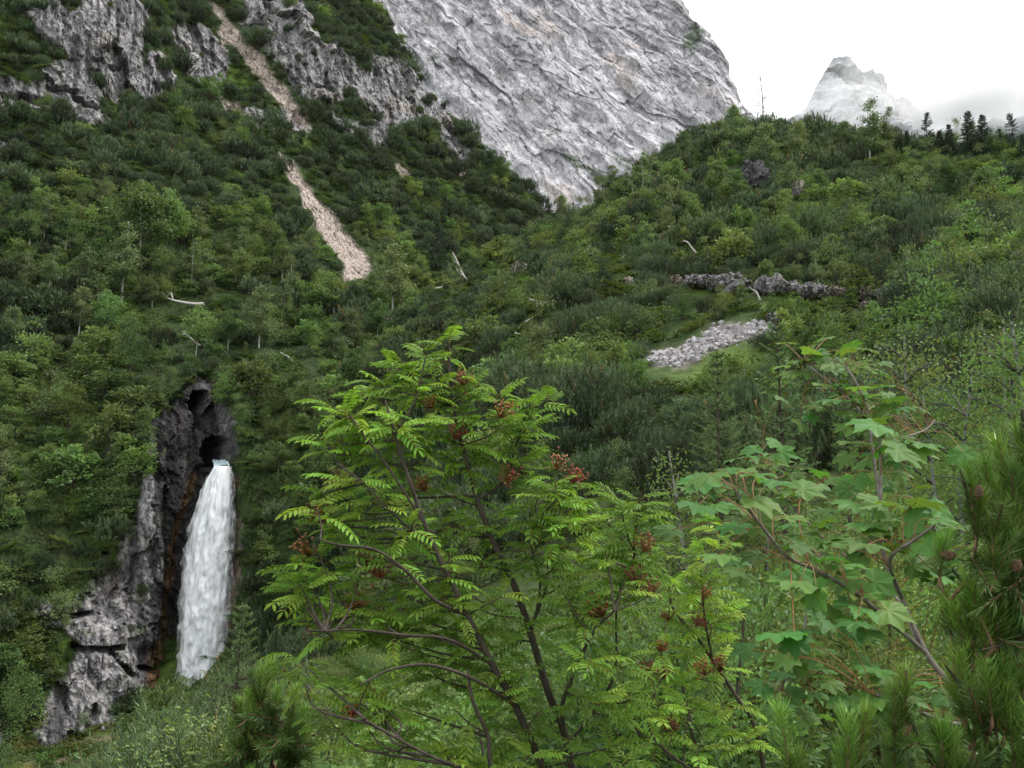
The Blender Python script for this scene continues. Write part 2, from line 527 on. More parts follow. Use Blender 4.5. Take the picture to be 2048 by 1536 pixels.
CLIFFS = [
    [(28, 0), (112, -10), (128, 40), (108, 88), (85, 70), (60, 30)],
    [(104, 62), (150, 30), (190, -20), (295, -20), (288, 60), (275, 120), (245, 185), (235, 215), (212, 185), (195, 150), (160, 130), (110, 95)],
    [(-60, 145), (20, 165), (60, 172), (110, 128), (170, 140), (192, 190), (192, 242), (150, 236), (90, 215), (-60, 198)],
    [(250, 185), (300, 112), (330, 120), (345, 165), (300, 200), (262, 212)],
    [(340, 50), (400, 55), (452, 105), (440, 185), (418, 190), (372, 130)],
    [(470, 212), (530, 236), (612, 225), (616, 258), (560, 248), (490, 244)],
    [(470, -10), (560, 0), (575, 30), (600, 0), (622, 60), (640, 90), (680, 98), (735, 150), (745, 115), (800, 118), (828, 150), (872, 205), (862, 242), (812, 243), (792, 252), (760, 225), (700, 192), (630, 200), (590, 170), (540, 110), (500, 60)],
    [(655, 238), (720, 258), (782, 245), (775, 282), (720, 278)],
    [(845, 195), (880, 218), (905, 265), (938, 318), (925, 330), (885, 270)],
    [(-60, 335), (25, 340), (32, 368), (-60, 372)],
]
GORGE = [(303, 850), (328, 822), (372, 775), (398, 752), (425, 755), (442, 805), (472, 842), (478, 888), (472, 925), (484, 1080), (476, 1200), (450, 1330), (440, 1440), (340, 1470), (255, 1500), (120, 1515), (40, 1470), (100, 1395), (140, 1330), (160, 1290), (120, 1245), (180, 1190), (235, 1110), (268, 1050), (284, 960), (298, 900)]
RIBS = [(90, 1250), (60, 1215), (110, 1190), (200, 1135), (225, 1075), (275, 1040), (290, 1100), (240, 1190), (170, 1250)]
SCREE = [
    [(408, -5), (440, 10), (482, 70), (520, 105), (560, 165), (622, 240), (614, 262), (560, 212), (505, 140), (468, 88), (446, 86), (440, 40)],
    [(555, 306), (592, 330), (622, 385), (660, 420), (702, 470), (750, 532), (738, 552), (688, 566), (683, 520), (640, 472), (612, 410), (575, 345)],
    [(978, 372), (1042, 400), (1034, 412), (990, 392)], [(775, 306), (822, 350), (812, 357)], [(440, 195), (478, 205), (490, 240), (465, 240)], [(905, 325), (935, 350), (925, 356)],
]
GRASS = [
    [(60, 120), (110, 130), (150, 165), (190, 170), (120, 120)], [(150, 240), (245, 205), (275, 225), (230, 260), (190, 285), (150, 260)],
    [(440, 100), (490, 150), (500, 190), (455, 180)], [(495, 245), (540, 255), (560, 300), (540, 290)], [(580, 300), (560, 270), (620, 275), (640, 290)],
    [(700, 380), (760, 410), (770, 420), (720, 400)], [(170, 540), (240, 560), (290, 640), (240, 660), (180, 600)], [(80, 340), (140, 350), (130, 380), (90, 370)],
    [(60, 1290), (130, 1310), (110, 1350), (50, 1330)], [(600, 215), (632, 250), (628, 268), (604, 262)],
]
def union(polys, X, Y):
    return np.max([poly_sd(p, X, Y) for p in polys], axis=0)
sd_cliff = union(CLIFFS, wx, wy) + 5
sd_gorge = np.maximum(poly_sd(GORGE, wx * 0.6 + PX * 0.4, wy * 0.6 + PY * 0.4), poly_sd(RIBS, wx, wy) - 18 * sstep(-0.2, 0.5, fbm(Pn * 0.3 + 71, 3)))
sd_gorge = sd_gorge - 14 * sstep(0.3, 0.6, fbm(Pn * 0.26 + 77, 3)) * sstep(320, 280, PX)
sd_scree = union(SCREE, wx * 0.6 + PX * 0.4, wy * 0.6 + PY * 0.4)
sd_grass = union(GRASS, wx, wy)
rock = np.maximum(sstep(-6, 6, sd_cliff), sstep(-5, 5, sd_gorge))
rock = np.maximum(rock, 0.9 * sstep(0.55, 0.75, fbm(Pn * 0.11 + 91, 4)) * (PY < 330) * (PX < 900))
scree = sstep(-4, 4, sd_scree)

# relief
FALL = [(418, 938), (438, 926), (462, 926), (466, 1000), (466, 1100), (460, 1200), (450, 1300), (444, 1420), (338, 1420), (344, 1300), (350, 1200), (360, 1100), (388, 1010), (405, 960)]
CAVE_HI = [(396, 776), (425, 777), (424, 790), (417, 805), (414, 835), (412, 852), (404, 850), (399, 825), (391, 805)]
CAVE_LO = [(420, 878), (440, 868), (468, 874), (462, 928), (424, 928), (418, 905)]
hx, hy = PX + 3 * fbm(Pn * 0.9, 3), PY + 3 * fbm(Pn * 0.9 + 40, 3)
# vertical flutes, slanting beds, blocks
slant = GA * 0.55 + GZ * 0.42
wrp = 0.6 * perlin(Pn * 0.1 + 2) + 0.2 * perlin(Pn * 0.45)
_ix = np.where(rock > 0.01)
_a, _z, _w = GA[_ix], GZ[_ix], wrp[_ix]
_k = np.where(PY[_ix] > 700, 1.0, 0.62)          # coarser blocks in the high cliffs
f1, t1 = facets((_a * 0.30 + 0.05 * _z) * _k + _w, (_z * 0.11 - 0.05 * _a) * _k, 1)
f2, t2 = facets((_a * 0.75 + 0.22 * _z) * _k + _w, (_z * 0.30 - 0.12 * _a) * _k, 2)
f3, t3 = facets((_a * 1.7 + 0.5 * _z) * _k + _w, (_z * 0.85 - 0.3 * _a) * _k, 3)
rel = np.zeros(GA.shape); tone = np.zeros(GA.shape)
rel[_ix] = (1.35 * f1 + 0.55 * f2 + 0.24 * f3) / np.sqrt(_k) + 0.5 * ridged(st(_a * 0.13 + _w, _z * 0.03, 0 * _a + 2), 2) + 0.25 * fbm(st(_a, _z, 0 * _a) * 0.9 + 3, 3)
tone[_ix] = 0.45 * t1 + 0.35 * t2 + 0.35 * t3 - 0.55
GD = GD - rock * (rel - 0.25 - 1.1 * sstep(860, 770, PY) * (PY > 700))
GD = GD - 0.35 * fbm(Pn * 0.3 + 20, 4) * (1 - rock) * 2.0
GD = GD - scree * (0.3 * ridged(st(slant * 0.9, GZ * 0.3, GA * 0), 4) - 0.8)
# steps under the overhangs
for (x0, y0, x1, y1, dep, hgt) in [(100, 168, 150, 185, 3, 12), (0, 175, 110, 195, 4, 14), (190, 125, 240, 130, 3, 9), (480, 232, 545, 244, 5, 10), (640, 165, 660, 178, 2, 8), (150, 195, 190, 215, 4, 12),
                                   (85, 1232, 175, 1222, 3.5, 14), (150, 1288, 240, 1288, 4, 16), (222, 1300, 262, 1345, 4, 13), (280, 1330, 312, 1338, 3.5, 13), (140, 1460, 200, 1452, 3, 15), (205, 1065, 265, 1040, 3, 12)]:
    t = np.clip((PX - x0) / (x1 - x0), 0, 1)
    yy = y0 + t * (y1 - y0) + 3 * perlin(Pn * 0.8)
    e = sstep(-12, 3, PX - x0) * sstep(-12, 3, x1 - PX)
    GD = GD + dep * e * sstep(-2, 1.5, PY - yy) * sstep(-hgt, -hgt * 0.3, -(PY - yy))
# the gorge: slab pushed in, the ribs left of it proud, the lower buttress proud
GD = GD + 3.5 * sstep(-6, 10, poly_sd([(340, 800), (400, 745), (425, 742), (472, 850), (478, 920), (480, 1100), (472, 1200), (450, 1440), (325, 1440), (330, 1250), (325, 1050), (335, 900)], hx, hy))
GD = GD + 1.6 * sstep(-5, 6, poly_sd([(405, 930), (470, 920), (474, 1100), (468, 1200), (448, 1440), (335, 1440), (342, 1250), (352, 1120), (372, 1020)], hx, hy))
GD = GD - 1.3 * sstep(-14, 14, poly_sd([(285, 850), (305, 850), (312, 1000), (335, 1150), (318, 1290), (270, 1290), (275, 1120), (290, 1000)], hx, hy))
GD = GD - 2.0 * sstep(-16, 30, poly_sd([(60, 1420), (140, 1330), (170, 1240), (240, 1240), (262, 1360), (250, 1490), (90, 1500)], hx, hy))
GD = GD + 11 * sstep(-2, 3, poly_sd(CAVE_HI, hx, hy))
GD = GD + 14 * sstep(-2, 3, poly_sd(CAVE_LO, hx, hy))
LW = world_of(GA, GD, GZ)

# colours: bare limestone pale, water-streaked; the slabs beside the fall wet and dark, ochre where lime comes out
n1 = fbm(Pn * 0.35 + 8, 5)
streak = fbm(st(GA * 0.8, GZ * 0.07, 0 * GA + 6), 4)
pale = np.array([0.35, 0.335, 0.34])
tan = np.array([0.40, 0.34, 0.27])
dark = np.array([0.06, 0.057, 0.062])
cr = pale * (1 + 0.12 * n1[..., None] + 0.75 * tone[..., None])
mixv = lambda a, b, t: a * (1 - t[..., None]) + b * t[..., None]
cr = mixv(cr, tan, 0.5 * sstep(0.35, 0.8, fbm(Pn * 0.12 + 70, 3)))
cr = mixv(cr, dark, 0.85 * sstep(0.06, 0.42, streak))
wet = sstep(-16, 22, poly_sd([(290, 840), (372, 768), (400, 738), (452, 800), (478, 925), (484, 1100), (474, 1250), (440, 1440), (300, 1440), (275, 1330), (280, 1240), (312, 1150), (306, 1000)], wx, wy))
wetc = np.array([0.026, 0.023, 0.025]) * (1 + 0.3 * n1[..., None] + 1.0 * tone[..., None])
wetc = mixv(wetc, pale * 0.7, 0.6 * sstep(0.5, 0.85, fbm(st(GA * 1.0, GZ * 0.12, 0 * GA + 16), 4)))
cr = mixv(cr, wetc, 0.88 * wet)
ochre = np.array([0.20, 0.115, 0.045])
t_o = np.maximum(sstep(9, -2, np.abs(poly_sd(FALL, hx, hy) + 6) - 5) * sstep(930, 960, PY), sstep(-8, 14, poly_sd([(262, 1400), (290, 1350), (330, 1250), (350, 1180), (352, 1440), (265, 1470)], wx, wy)))
cr = mixv(cr, ochre * (1 + 0.7 * fbm(st(GA * 1.3, GZ * 0.5, 0 * GA + 26), 4)[..., None]), 0.85 * t_o)
moss = np.array([0.05, 0.085, 0.018])
cr = mixv(cr, moss, 0.8 * sstep(0.28, 0.55, fbm(Pn * 0.4 + 33, 4)) * (sd_gorge > -20) * (1 - t_o) * (1 - 0.7 * wet))
green = np.array([0.038, 0.068, 0.016])
grassc = np.array([0.10, 0.165, 0.028])
soilc = mixv(np.broadcast_to(green, cr.shape), np.array([0.055, 0.05, 0.025]), 0.5 * sstep(0.1, 0.7, fbm(Pn * 0.25 + 44, 4)))
soilc = mixv(soilc, grassc, np.maximum(sstep(-6, 8, sd_grass), 0.6 * sstep(0.25, 0.6, fbm(Pn * 0.06 + 62, 3))))
soilc = mixv(soilc, np.array([0.125, 0.12, 0.028]), sstep(1440, 1500, PY) * (PX < 420))
screec = mixv(np.broadcast_to(np.array([0.50, 0.415, 0.365]), cr.shape), np.array([0.17, 0.14, 0.12]), sstep(0.0, 0.7, ridged(st(slant * 0.55, GZ * 0.2, 0 * GA + 3), 4) * -0.6 + 0.3 * n1 + 0.1))
LC = mixv(soilc, cr, sstep(0.25, 0.6, rock + 0.25 * fbm(Pn * 0.8 + 12, 3)))
LC = mixv(LC, screec, scree)
LC = np.clip(LC, 0.008, 0.8)
_F = grid_faces(len(ga), len(gz))
_keep = (_over < 14).ravel()
_F = _F[_keep[_F].all(1)]
mb = MB(); mb.add(LW.reshape(-1, 3), _F[:, ::-1], LC.reshape(-1, 3))
tag(obj('mountainside', mb.mesh('mountainside', M['rock'], smooth=False)), kind='structure')

def left_at(a, z):
    i = np.clip(np.searchsorted(ga, a) - 1, 0, len(ga) - 2)
    j = np.clip(np.searchsorted(gz, z) - 1, 0, len(gz) - 2)
    return i, j

def left_hit(px, py):
    """Where the line of sight through a pixel meets the left mountainside (nearest grid vertex on the slope)."""
    k = np.argmin((PXf - px) ** 2 + (PYf - py) ** 2 + 1e-3 * LWf[:, 1])
    return LWf[k]
PX2, PY2 = proj(LW)
LWf = LW.reshape(-1, 3); PXf, PYf = PX2.ravel(), PY2.ravel()

# ------------------------------------------------------------------ the right hill and the hollow: z over (x, y)
CREST = [(1120, 470, 160), (1180, 445, 152), (1250, 385, 144), (1350, 310, 142), (1480, 268, 145), (1600, 272, 145), (1700, 295, 148), (1800, 345, 152), (1920, 352, 152), (2048, 356, 150), (2250, 356, 150)]
HILL = CREST + [
    (1000, 540, 140), (1000, 600, 108), (1000, 700, 86), (1000, 800, 68), (1000, 900, 56), (1000, 1000, 48),
    (1150, 900, 48), (1150, 700, 74), (1150, 560, 104), (1150, 500, 132),
    (1300, 1000, 38), (1300, 900, 46), (1300, 800, 56), (1300, 700, 66), (1300, 600, 78), (1300, 500, 95), (1300, 420, 114),
    (1500, 1000, 36), (1500, 850, 48), (1500, 700, 63), (1500, 600, 74), (1500, 500, 90), (1500, 400, 110), (1500, 330, 130),
    (1800, 1000, 30), (1800, 800, 45), (1800, 700, 55), (1800, 600, 68), (1800, 500, 84), (1800, 400, 115),
    (2048, 900, 34), (2048, 700, 50), (2048, 600, 60), (2048, 450, 90), (2250, 900, 30), (2250, 600, 56), (2250, 420, 96),
    (850, 620, 150), (850, 700, 124), (850, 800, 102), (850, 900, 90), (850, 1000, 80), (700, 800, 118), (700, 900, 113), (700, 1000, 109), (700, 1100, 106), (700, 1200, 100), (600, 1300, 101), (500, 1380, 99), (850, 1200, 60),
    (250, 1500, 92), (100, 1515, 88), (400, 1480, 92), (500, 1450, 88), (0, 1530, 84), (-200, 1540, 80), (600, 1480, 70)]
_hp = [pix(*c) for c in HILL]
for c in CREST:
    p = pix(*c)
    _hp.append(p + np.array([0.05 * p[0], 40, -12])); _hp.append(p + np.array([0.1 * p[0], 110, -34]))
_hp += [np.array(v, float) for v in [(0, 0, -1.7), (0, -20, -1.0), (25, -20, 3), (-25, -20, -4), (0, 5, -2.6), (4, 4, -1.9), (-5, 6, -4.0), (0, 12, -4.4), (6, 12, -3.4), (-8, 12, -5.2), (0, 20, -5.2), (10, 20, -3.0), (-12, 22, -9),
        (-3, 30, -5.5), (14, 26, -1.2), (-20, 36, -16), (-30, 55, -24), (-60, 60, -25), (20, 10, -0.5), (30, 20, 2), (-40, 20, -16), (-100, 60, -22), (-120, 120, -24), (-60, 130, -26), (60, 0, 6), (-130, 0, -16),
        (-30, 200, 10), (-30, 260, 20), (120, 40, 22), (200, 120, 40)]]
_hp = np.array(_hp)
tps_hill = TPS(_hp[:, :2], _hp[:, 2], lam=2e-3)
hx_, hy_ = np.arange(-130, 200, 1.1), np.arange(-25, 262, 1.0)
HX, HY = np.meshgrid(hx_, hy_, indexing='ij')
HZ = tps_hill(HX, HY)
_far = sstep(25, 60, HY)
HZ = HZ + (0.25 + 0.75 * _far) * (0.9 * fbm(st(HX * 0.09, HY * 0.09, 0 * HX), 3) + 0.35 * fbm(st(HX * 0.33, HY * 0.33, 0 * HX + 5), 3))
def hill_z(x, y):
    fi = np.clip((np.asarray(x, float) - hx_[0]) / 1.1, 0, len(hx_) - 1.001)
    fj = np.clip((np.asarray(y, float) - hy_[0]) / 1.0, 0, len(hy_) - 1.001)
    i, j = fi.astype(int), fj.astype(int)
    u, v = fi - i, fj - j
    return HZ[i, j] * (1 - u) * (1 - v) + HZ[i + 1, j] * u * (1 - v) + HZ[i, j + 1] * (1 - u) * v + HZ[i + 1, j + 1] * u * v
HW = st(HX, HY, HZ)
hPX, hPY = proj(HW)
hn = st(HX, HY, 0 * HX)
HC = mixv(np.broadcast_to(green, HW.shape), np.array([0.06, 0.052, 0.028]), 0.6 * sstep(0.0, 0.6, fbm(hn * 0.2, 4)))
HC = mixv(HC, grassc * 0.9, 0.8 * sstep(0.2, 0.6, fbm(hn * 0.11 + 9, 4)))
HC = mixv(HC, np.array([0.15, 0.14, 0.03]), sstep(1440, 1490, hPY) * (hPX < 450) * sstep(40, 60, HY) * sstep(-0.3, 0.1, fbm(hn * 0.25 + 3, 3)))
HC = mixv(HC, np.array([0.17, 0.13, 0.10]), sstep(1440, 1490, hPY) * (hPX < 450) * sstep(40, 60, HY) * sstep(0.25, 0.4, fbm(hn * 0.2 + 23, 4)))
SCREE_PATCH = [(1282, 728), (1290, 706), (1340, 704), (1370, 690), (1440, 655), (1500, 648), (1565, 650), (1552, 676), (1480, 684), (1420, 702), (1370, 732), (1320, 730)]
sd_sp = poly_sd(SCREE_PATCH, hPX + 5 * fbm(hn * 0.5, 3), hPY + 5 * fbm(hn * 0.5 + 9, 3))
HC = mixv(HC, np.array([0.20, 0.18, 0.165]), sstep(-3, 3, sd_sp) * (HY > 40) * (HY < 100))
HC = np.clip(HC, 0.008, 0.7)
mb = MB(); mb.add(HW.reshape(-1, 3), grid_faces(len(hx_), len(hy_)), HC.reshape(-1, 3))
tag(obj('hillside', mb.mesh('hillside', M['soil'], smooth=True)), kind='structure')

def hill_hit(px, py, y0=14.0, y1=235.0):
    """Where the line of sight through a pixel meets the hill."""
    ys = np.arange(y0, y1, 0.4)
    p = np.array([pix(px, py, y) for y in ys])
    under = p[:, 2] < hill_z(p[:, 0], p[:, 1])
    k = np.argmax(under)
    if not under[k]:
        return None
    q = p[k].copy(); q[2] = hill_z(q[0], q[1])
    return q

# ------------------------------------------------------------------ the far rock wall
def edge_fn(pts, Y):
    w = np.array([pix(px, py, Y) for px, py in pts])
    o = np.argsort(w[:, 2])
    return lambda z: np.interp(z, w[o, 2], w[o, 0])
wall_edge = edge_fn([(1375, -120), (1395, -10), (1412, 28), (1440, 58), (1446, 92), (1458, 140), (1460, 185), (1462, 225), (1485, 300), (1530, 420), (1580, 520)], 860)
nz, nx = 420, 640
wz = np.linspace(120, 640, nz)
wu = np.linspace(0, 1, nx)
WZ = np.repeat(wz[None], nx, 0)
xe = wall_edge(WZ) + 7 * fbm(st(WZ * 0.03, 0 * WZ, 0 * WZ + 5), 4)
WX = -330 + wu[:, None] * (xe + 45 + 330)
WY = 690 + (WZ - 230) * 0.62 + 0.12 * WX
ov = np.maximum(WX - xe + 22, 0)
WY = WY + 0.045 * ov ** 2 + np.maximum(WX - xe, 0) * 3
al = WX * 0.50 - WZ * 0.87
ac = WX * 0.87 + WZ * 0.50
warp = 9 * fbm(st(WX * 0.02, WZ * 0.02, 0 * WX), 3)
big = 18 * fbm(st(ac / 130, al / 320, 0 * WX + 2), 3)
wsc = 0.25 * warp / 9
r1, q1 = facets((ac + warp) / 30, al / 75, 11)
r2, q2 = facets((ac + 0.6 * warp) / 11.5, al / 30, 12)
r3, q3 = facets((ac * 0.8 + WX * 0.2 + 0.3 * warp) / 4.6, al / 11, 13)
n5 = fbm(st(WX / 8, WZ / 8, 0 * WX + 3), 4)
rr1 = ridged(st((ac + warp) / 60, al / 240, 0 * WX + 4), 3)
wrel = big + 10.0 * rr1 + 2.4 * r1 + 1.5 * r2 + 1.0 * r3 + 0.7 * n5
apron = sstep(300, 240, WZ + 0.35 * WX)
WY = WY - wrel * (1 - 0.6 * apron)
wcol = np.array([0.455, 0.442, 0.465]) * (1 + 0.08 * fbm(st(ac / 30, al / 60, 0 * WX + 12), 4)[..., None] + (0.22 * q1 + 0.22 * q2 + 0.25 * q3 - 0.34)[..., None])
wcol = mixv(wcol, np.array([0.20, 0.20, 0.22]), 0.7 * sstep(0.45, 0.95, ridged(st((ac + warp) / 9, al / 40, 0 * WX + 37), 4) * 0.6 + 0.4 * fbm(st(WX / 50, WZ / 50, 0 * WX + 8), 3)))
wcol = mixv(wcol, np.array([0.44, 0.36, 0.31]), 0.45 * sstep(0.3, 0.7, fbm(st(ac / 45, al / 90, 0 * WX + 22), 3)))
wcol = mixv(wcol, np.array([0.24, 0.24, 0.27]), 0.55 * sstep(0.15, 0.65, fbm(st((ac + warp) / 15, al / 190, 0 * WX + 61), 3)))
WW = st(WX, WY, WZ)
wPX, wPY = proj(WW)
wwx = wPX + 10 * fbm(st(WX / 14, WZ / 14, 0 * WX + 3), 4); wwy = wPY + 10 * fbm(st(WX / 14, WZ / 14, 0 * WX + 33), 4)
tg = sstep(-4, 6, union([[(1110, 290), (1150, 312), (1200, 340), (1235, 380), (1210, 380), (1170, 345), (1120, 310)], [(1215, 295), (1260, 325), (1270, 340), (1230, 320)], [(1385, 40), (1420, 60), (1400, 80), (1385, 110), (1360, 90)], [(860, 105), (890, 110), (850, 125)]], wwx, wwy))
wcol = mixv(wcol, np.array([0.055, 0.09, 0.04]), 0.85 * tg * sstep(-0.5, 0.1, n5 + 0.2))
mb = MB(); mb.add(WW.reshape(-1, 3), grid_faces(nx, nz)[:, ::-1], np.clip(wcol, 0.02, 0.8).reshape(-1, 3))
tag(obj('rock_wall', mb.mesh('rock_wall', M['farrock'], smooth=False)), 'pale grey limestone wall towering behind the wooded ridges', 'rock wall', kind='structure')

# ------------------------------------------------------------------ the far peak in the clouds, and the ridge behind it
def ridge_sheet(name, line, Y, lean, mat, col, amp, seed, z0, nx=520, nz=260, dark=(0.2, 0.2, 0.22)):
    w = np.array([pix(px, py, Y) for px, py in line])
    xs = np.linspace(w[0, 0], w[-1, 0], nx)
    zr = np.interp(xs, w[:, 0], w[:, 2]) + amp * 1.0 * fbm(st(xs / (amp * 4), 0 * xs, 0 * xs + seed), 5)
    v = np.linspace(0, 1.12, nz)
    X = np.repeat(xs[:, None], nz, 1)
    Z = z0 + (zr[:, None] - z0) * np.minimum(v, 2 - v)[None]
    Yv = Y + lean * (Z - zr[:, None]) * np.where(v > 1, -1.5, 1)[None]
    a1 = X * 0.75 + Z * 0.35
    fc, ft = facets(a1 / (amp * 2.2), (Z - X * 0.3) / (amp * 5), seed)
    rl = 0.45 * fc + 0.6 * ridged(st(a1 / (amp * 7), (Z - X * 0.3) / (amp * 18), 0 * X + seed), 5) + 0.3 * fbm(st(X / (amp * 2), Z / (amp * 2), 0 * X + seed + 3), 4)
    Yv = Yv - amp * 3.2 * rl
    c = np.asarray(col) * (1 + 0.2 * fbm(st(X / (amp * 4), Z / (amp * 6), 0 * X + seed + 9), 4)[..., None])
    c = mixv(c * (0.8 + 0.4 * ft[..., None]), np.asarray(dark), 0.5 * sstep(0.3, 0.9, ridged(st(a1 / (amp * 3), (Z - X * 0.3) / (amp * 9), 0 * X + seed + 41), 4)))
    mb = MB(); mb.add(st(X, Yv, Z).reshape(-1, 3), grid_faces(nx, nz)[:, ::-1], np.clip(c, 0.01, 0.8).reshape(-1, 3))
    return obj(name, mb.mesh(name, mat, smooth=False))
pk = ridge_sheet('mountain_peak', [(1480, 330), (1560, 262), (1605, 222), (1625, 185), (1642, 160), (1655, 135), (1668, 124), (1676, 112), (1684, 120), (1692, 135), (1702, 150), (1730, 158), (1760, 182), (1800, 215), (1850, 262), (1900, 285), (2000, 300), (2120, 310)],
                 2300, 0.75, M['peakrock'], (0.56, 0.555, 0.57), 14, 3, 250, dark=(0.36, 0.36, 0.38))
tag(pk, 'pale rocky pinnacle rising out of drifting cloud', 'mountain', kind='structure')
rg = ridge_sheet('mountain_ridge', [(1700, 330), (1800, 300), (1870, 272), (1940, 250), (2000, 245), (2100, 236), (2300, 225)], 2700, 0.9, M['peakrock'], (0.06, 0.085, 0.09), 14, 12, 250, 200, 120, dark=(0.10, 0.11, 0.12))
tag(rg, 'dark wooded ridge half hidden below the cloud', 'mountain', kind='structure')

# the valley floor far below, out to the horizon
mb = MB()
_g = np.array([-9000, -4000, -1500, -500, 0, 500, 1500, 4000, 9000], float)
_gx, _gy = np.meshgrid(_g, _g, indexing='ij')
mb.add(st(_gx, _gy, 0 * _gx - 75.0).reshape(-1, 3), grid_faces(9, 9), (0.05, 0.075, 0.025))
tag(obj('ground', mb.mesh('ground', M['soil'])), kind='structure')

# ------------------------------------------------------------------ the waterfall
fall_z = np.linspace(0, 1, 150)
FL = np.array([(932, 422, 460), (960, 402, 464), (1000, 389, 466), (1050, 370, 467), (1100, 357, 466), (1150, 352, 464), (1200, 348, 461), (1250, 345, 456), (1300, 343, 451), (1360, 341, 446), (1440, 338, 442)], float)
fpy = 932 + (1440 - 932) * fall_z
fl, fr = np.interp(fpy, FL[:, 0], FL[:, 1]), np.interp(fpy, FL[:, 0], FL[:, 2])
fu = np.linspace(-1, 1, 90)
fdep = 110.2 - 8.4 * fall_z ** 0.8
mb = MB()
V = np.zeros((150, 90, 3))
for i in range(150):
    p0, p1 = pix(fl[i], fpy[i], fdep[i]), pix(fr[i], fpy[i], fdep[i])
    c, h = (p0 + p1) / 2, (p1 - p0) / 2
    V[i] = c + fu[:, None] * h
    V[i, :, 1] += 2.2 * fu ** 2 * (0.5 + 0.5 * fall_z[i])
FU, FV = np.meshgrid(fu, fall_z * 25, indexing='xy')
bul = ridged(st(FU * 2.6 + 0.3 * perlin(st(FU, FV * 0.2, 0 * FU)), FV * 0.22, 0 * FU + 3), 4)
puff = fbm(st(FU * 4, FV * 0.7, 0 * FU + 8), 4)
V[..., 1] -= (0.16 + 0.1 * fall_z[:, None]) * bul + 0.3 * puff * (0.4 + fall_z[:, None])
V[..., 0] += 0.25 * np.sign(FU) * (np.abs(FU) > 0.8) * puff
thinw = sstep(0.15, 0.75, fbm(st(FU * 5.5, FV * 0.55, 0 * FU + 18), 4)) * sstep(0.02, 0.15, fall_z)[:, None] * sstep(0.8, 0.4, fall_z)[:, None]
wc = (1 - 0.42 * thinw)[..., None] * np.array([0.94, 0.97, 1.0]) + 0.03 * thinw[..., None] * np.array([0, 0.5, 1.0])
mb.add(V.reshape(-1, 3), grid_faces(150, 90), wc.reshape(-1, 3))

def mat_water():
    m, nt, N, L, out = _mat('falling_white_water')
    at = N.new("ShaderNodeAttribute"); at.attribute_name = "col"
    tc = N.new("ShaderNodeTexCoord")
    mp = N.new("ShaderNodeMapping"); mp.inputs["Scale"].default_value = (1.6, 1.0, 0.45)
    L.new(tc.outputs["Object"], mp.inputs[0])
    no = N.new("ShaderNodeTexNoise"); no.inputs["Scale"].default_value = 0.9; no.inputs["Detail"].default_value = 7; no.inputs["Roughness"].default_value = 0.6
    L.new(mp.outputs[0], no.inputs["Vector"])
    mr = N.new("ShaderNodeMapRange"); mr.inputs[1].default_value = 0.3; mr.inputs[2].default_value = 0.6; mr.inputs[3].default_value = 0.84; mr.inputs[4].default_value = 0.98
    L.new(no.outputs[0], mr.inputs[0])
    m1 = N.new("ShaderNodeMix"); m1.data_type = 'RGBA'; m1.blend_type = 'MULTIPLY'; m1.inputs[0].default_value = 1
    L.new(at.outputs["Color"], m1.inputs[6]); L.new(mr.outputs[0], m1.inputs[7])
    d = N.new("ShaderNodeBsdfDiffuse"); L.new(m1.outputs[2], d.inputs[0])
    t = N.new("ShaderNodeBsdfTranslucent"); L.new(m1.outputs[2], t.inputs[0])
    mx = N.new("ShaderNodeMixShader"); mx.inputs[0].default_value = 0.15
    L.new(d.outputs[0], mx.inputs[1]); L.new(t.outputs[0], mx.inputs[2])
    bp = N.new("ShaderNodeBump"); bp.inputs["Strength"].default_value = 0.5; bp.inputs["Distance"].default_value = 0.3
    L.new(no.outputs[0], bp.inputs["Height"]); L.new(bp.outputs[0], d.inputs["Normal"])
    # spray thins out towards the rim
    ea = N.new("ShaderNodeAttribute"); ea.attribute_name = "edge"
    n2 = N.new("ShaderNodeTexNoise"); n2.inputs["Scale"].default_value = 1.3; n2.inputs["Detail"].default_value = 5
    mp2 = N.new("ShaderNodeMapping"); mp2.inputs["Scale"].default_value = (2.2, 1.0, 0.3); L.new(tc.outputs["Object"], mp2.inputs[0])
    L.new(mp2.outputs[0], n2.inputs["Vector"])
    am = N.new("ShaderNodeMath"); am.operation = 'ADD'; L.new(ea.outputs["Fac"], am.inputs[0]); L.new(n2.outputs[0], am.inputs[1])
    ar = N.new("ShaderNodeMapRange"); ar.inputs[1].default_value = 0.5; ar.inputs[2].default_value = 1.1
    L.new(am.outputs[0], ar.inputs[0])
    tp = N.new("ShaderNodeBsdfTransparent")
    ms = N.new("ShaderNodeMixShader"); L.new(ar.outputs[0], ms.inputs[0]); L.new(tp.outputs[0], ms.inputs[1]); L.new(mx.outputs[0], ms.inputs[2])
    L.new(ms.outputs[0], out.inputs[0])
    return m
M['water'] = mat_water()
wf = empty('waterfall', pix(395, 1440, 105.4))
def under(o, parent):
    """Parent o, keeping it where it stands (its mesh is in world coordinates)."""
    o.parent = parent
    o.location = -parent.location
    return o
fw_me = mb.mesh('falling_water', M['water'], smooth=True)
_e = fw_me.attributes.new("edge", 'FLOAT', 'POINT')
_e.data.foreach_set("value", np.clip(np.minimum((1 - np.abs(FU)) * 1.6, 1), 0, 1).astype(np.float32).ravel())
w1 = under(obj('falling_water', fw_me), wf)
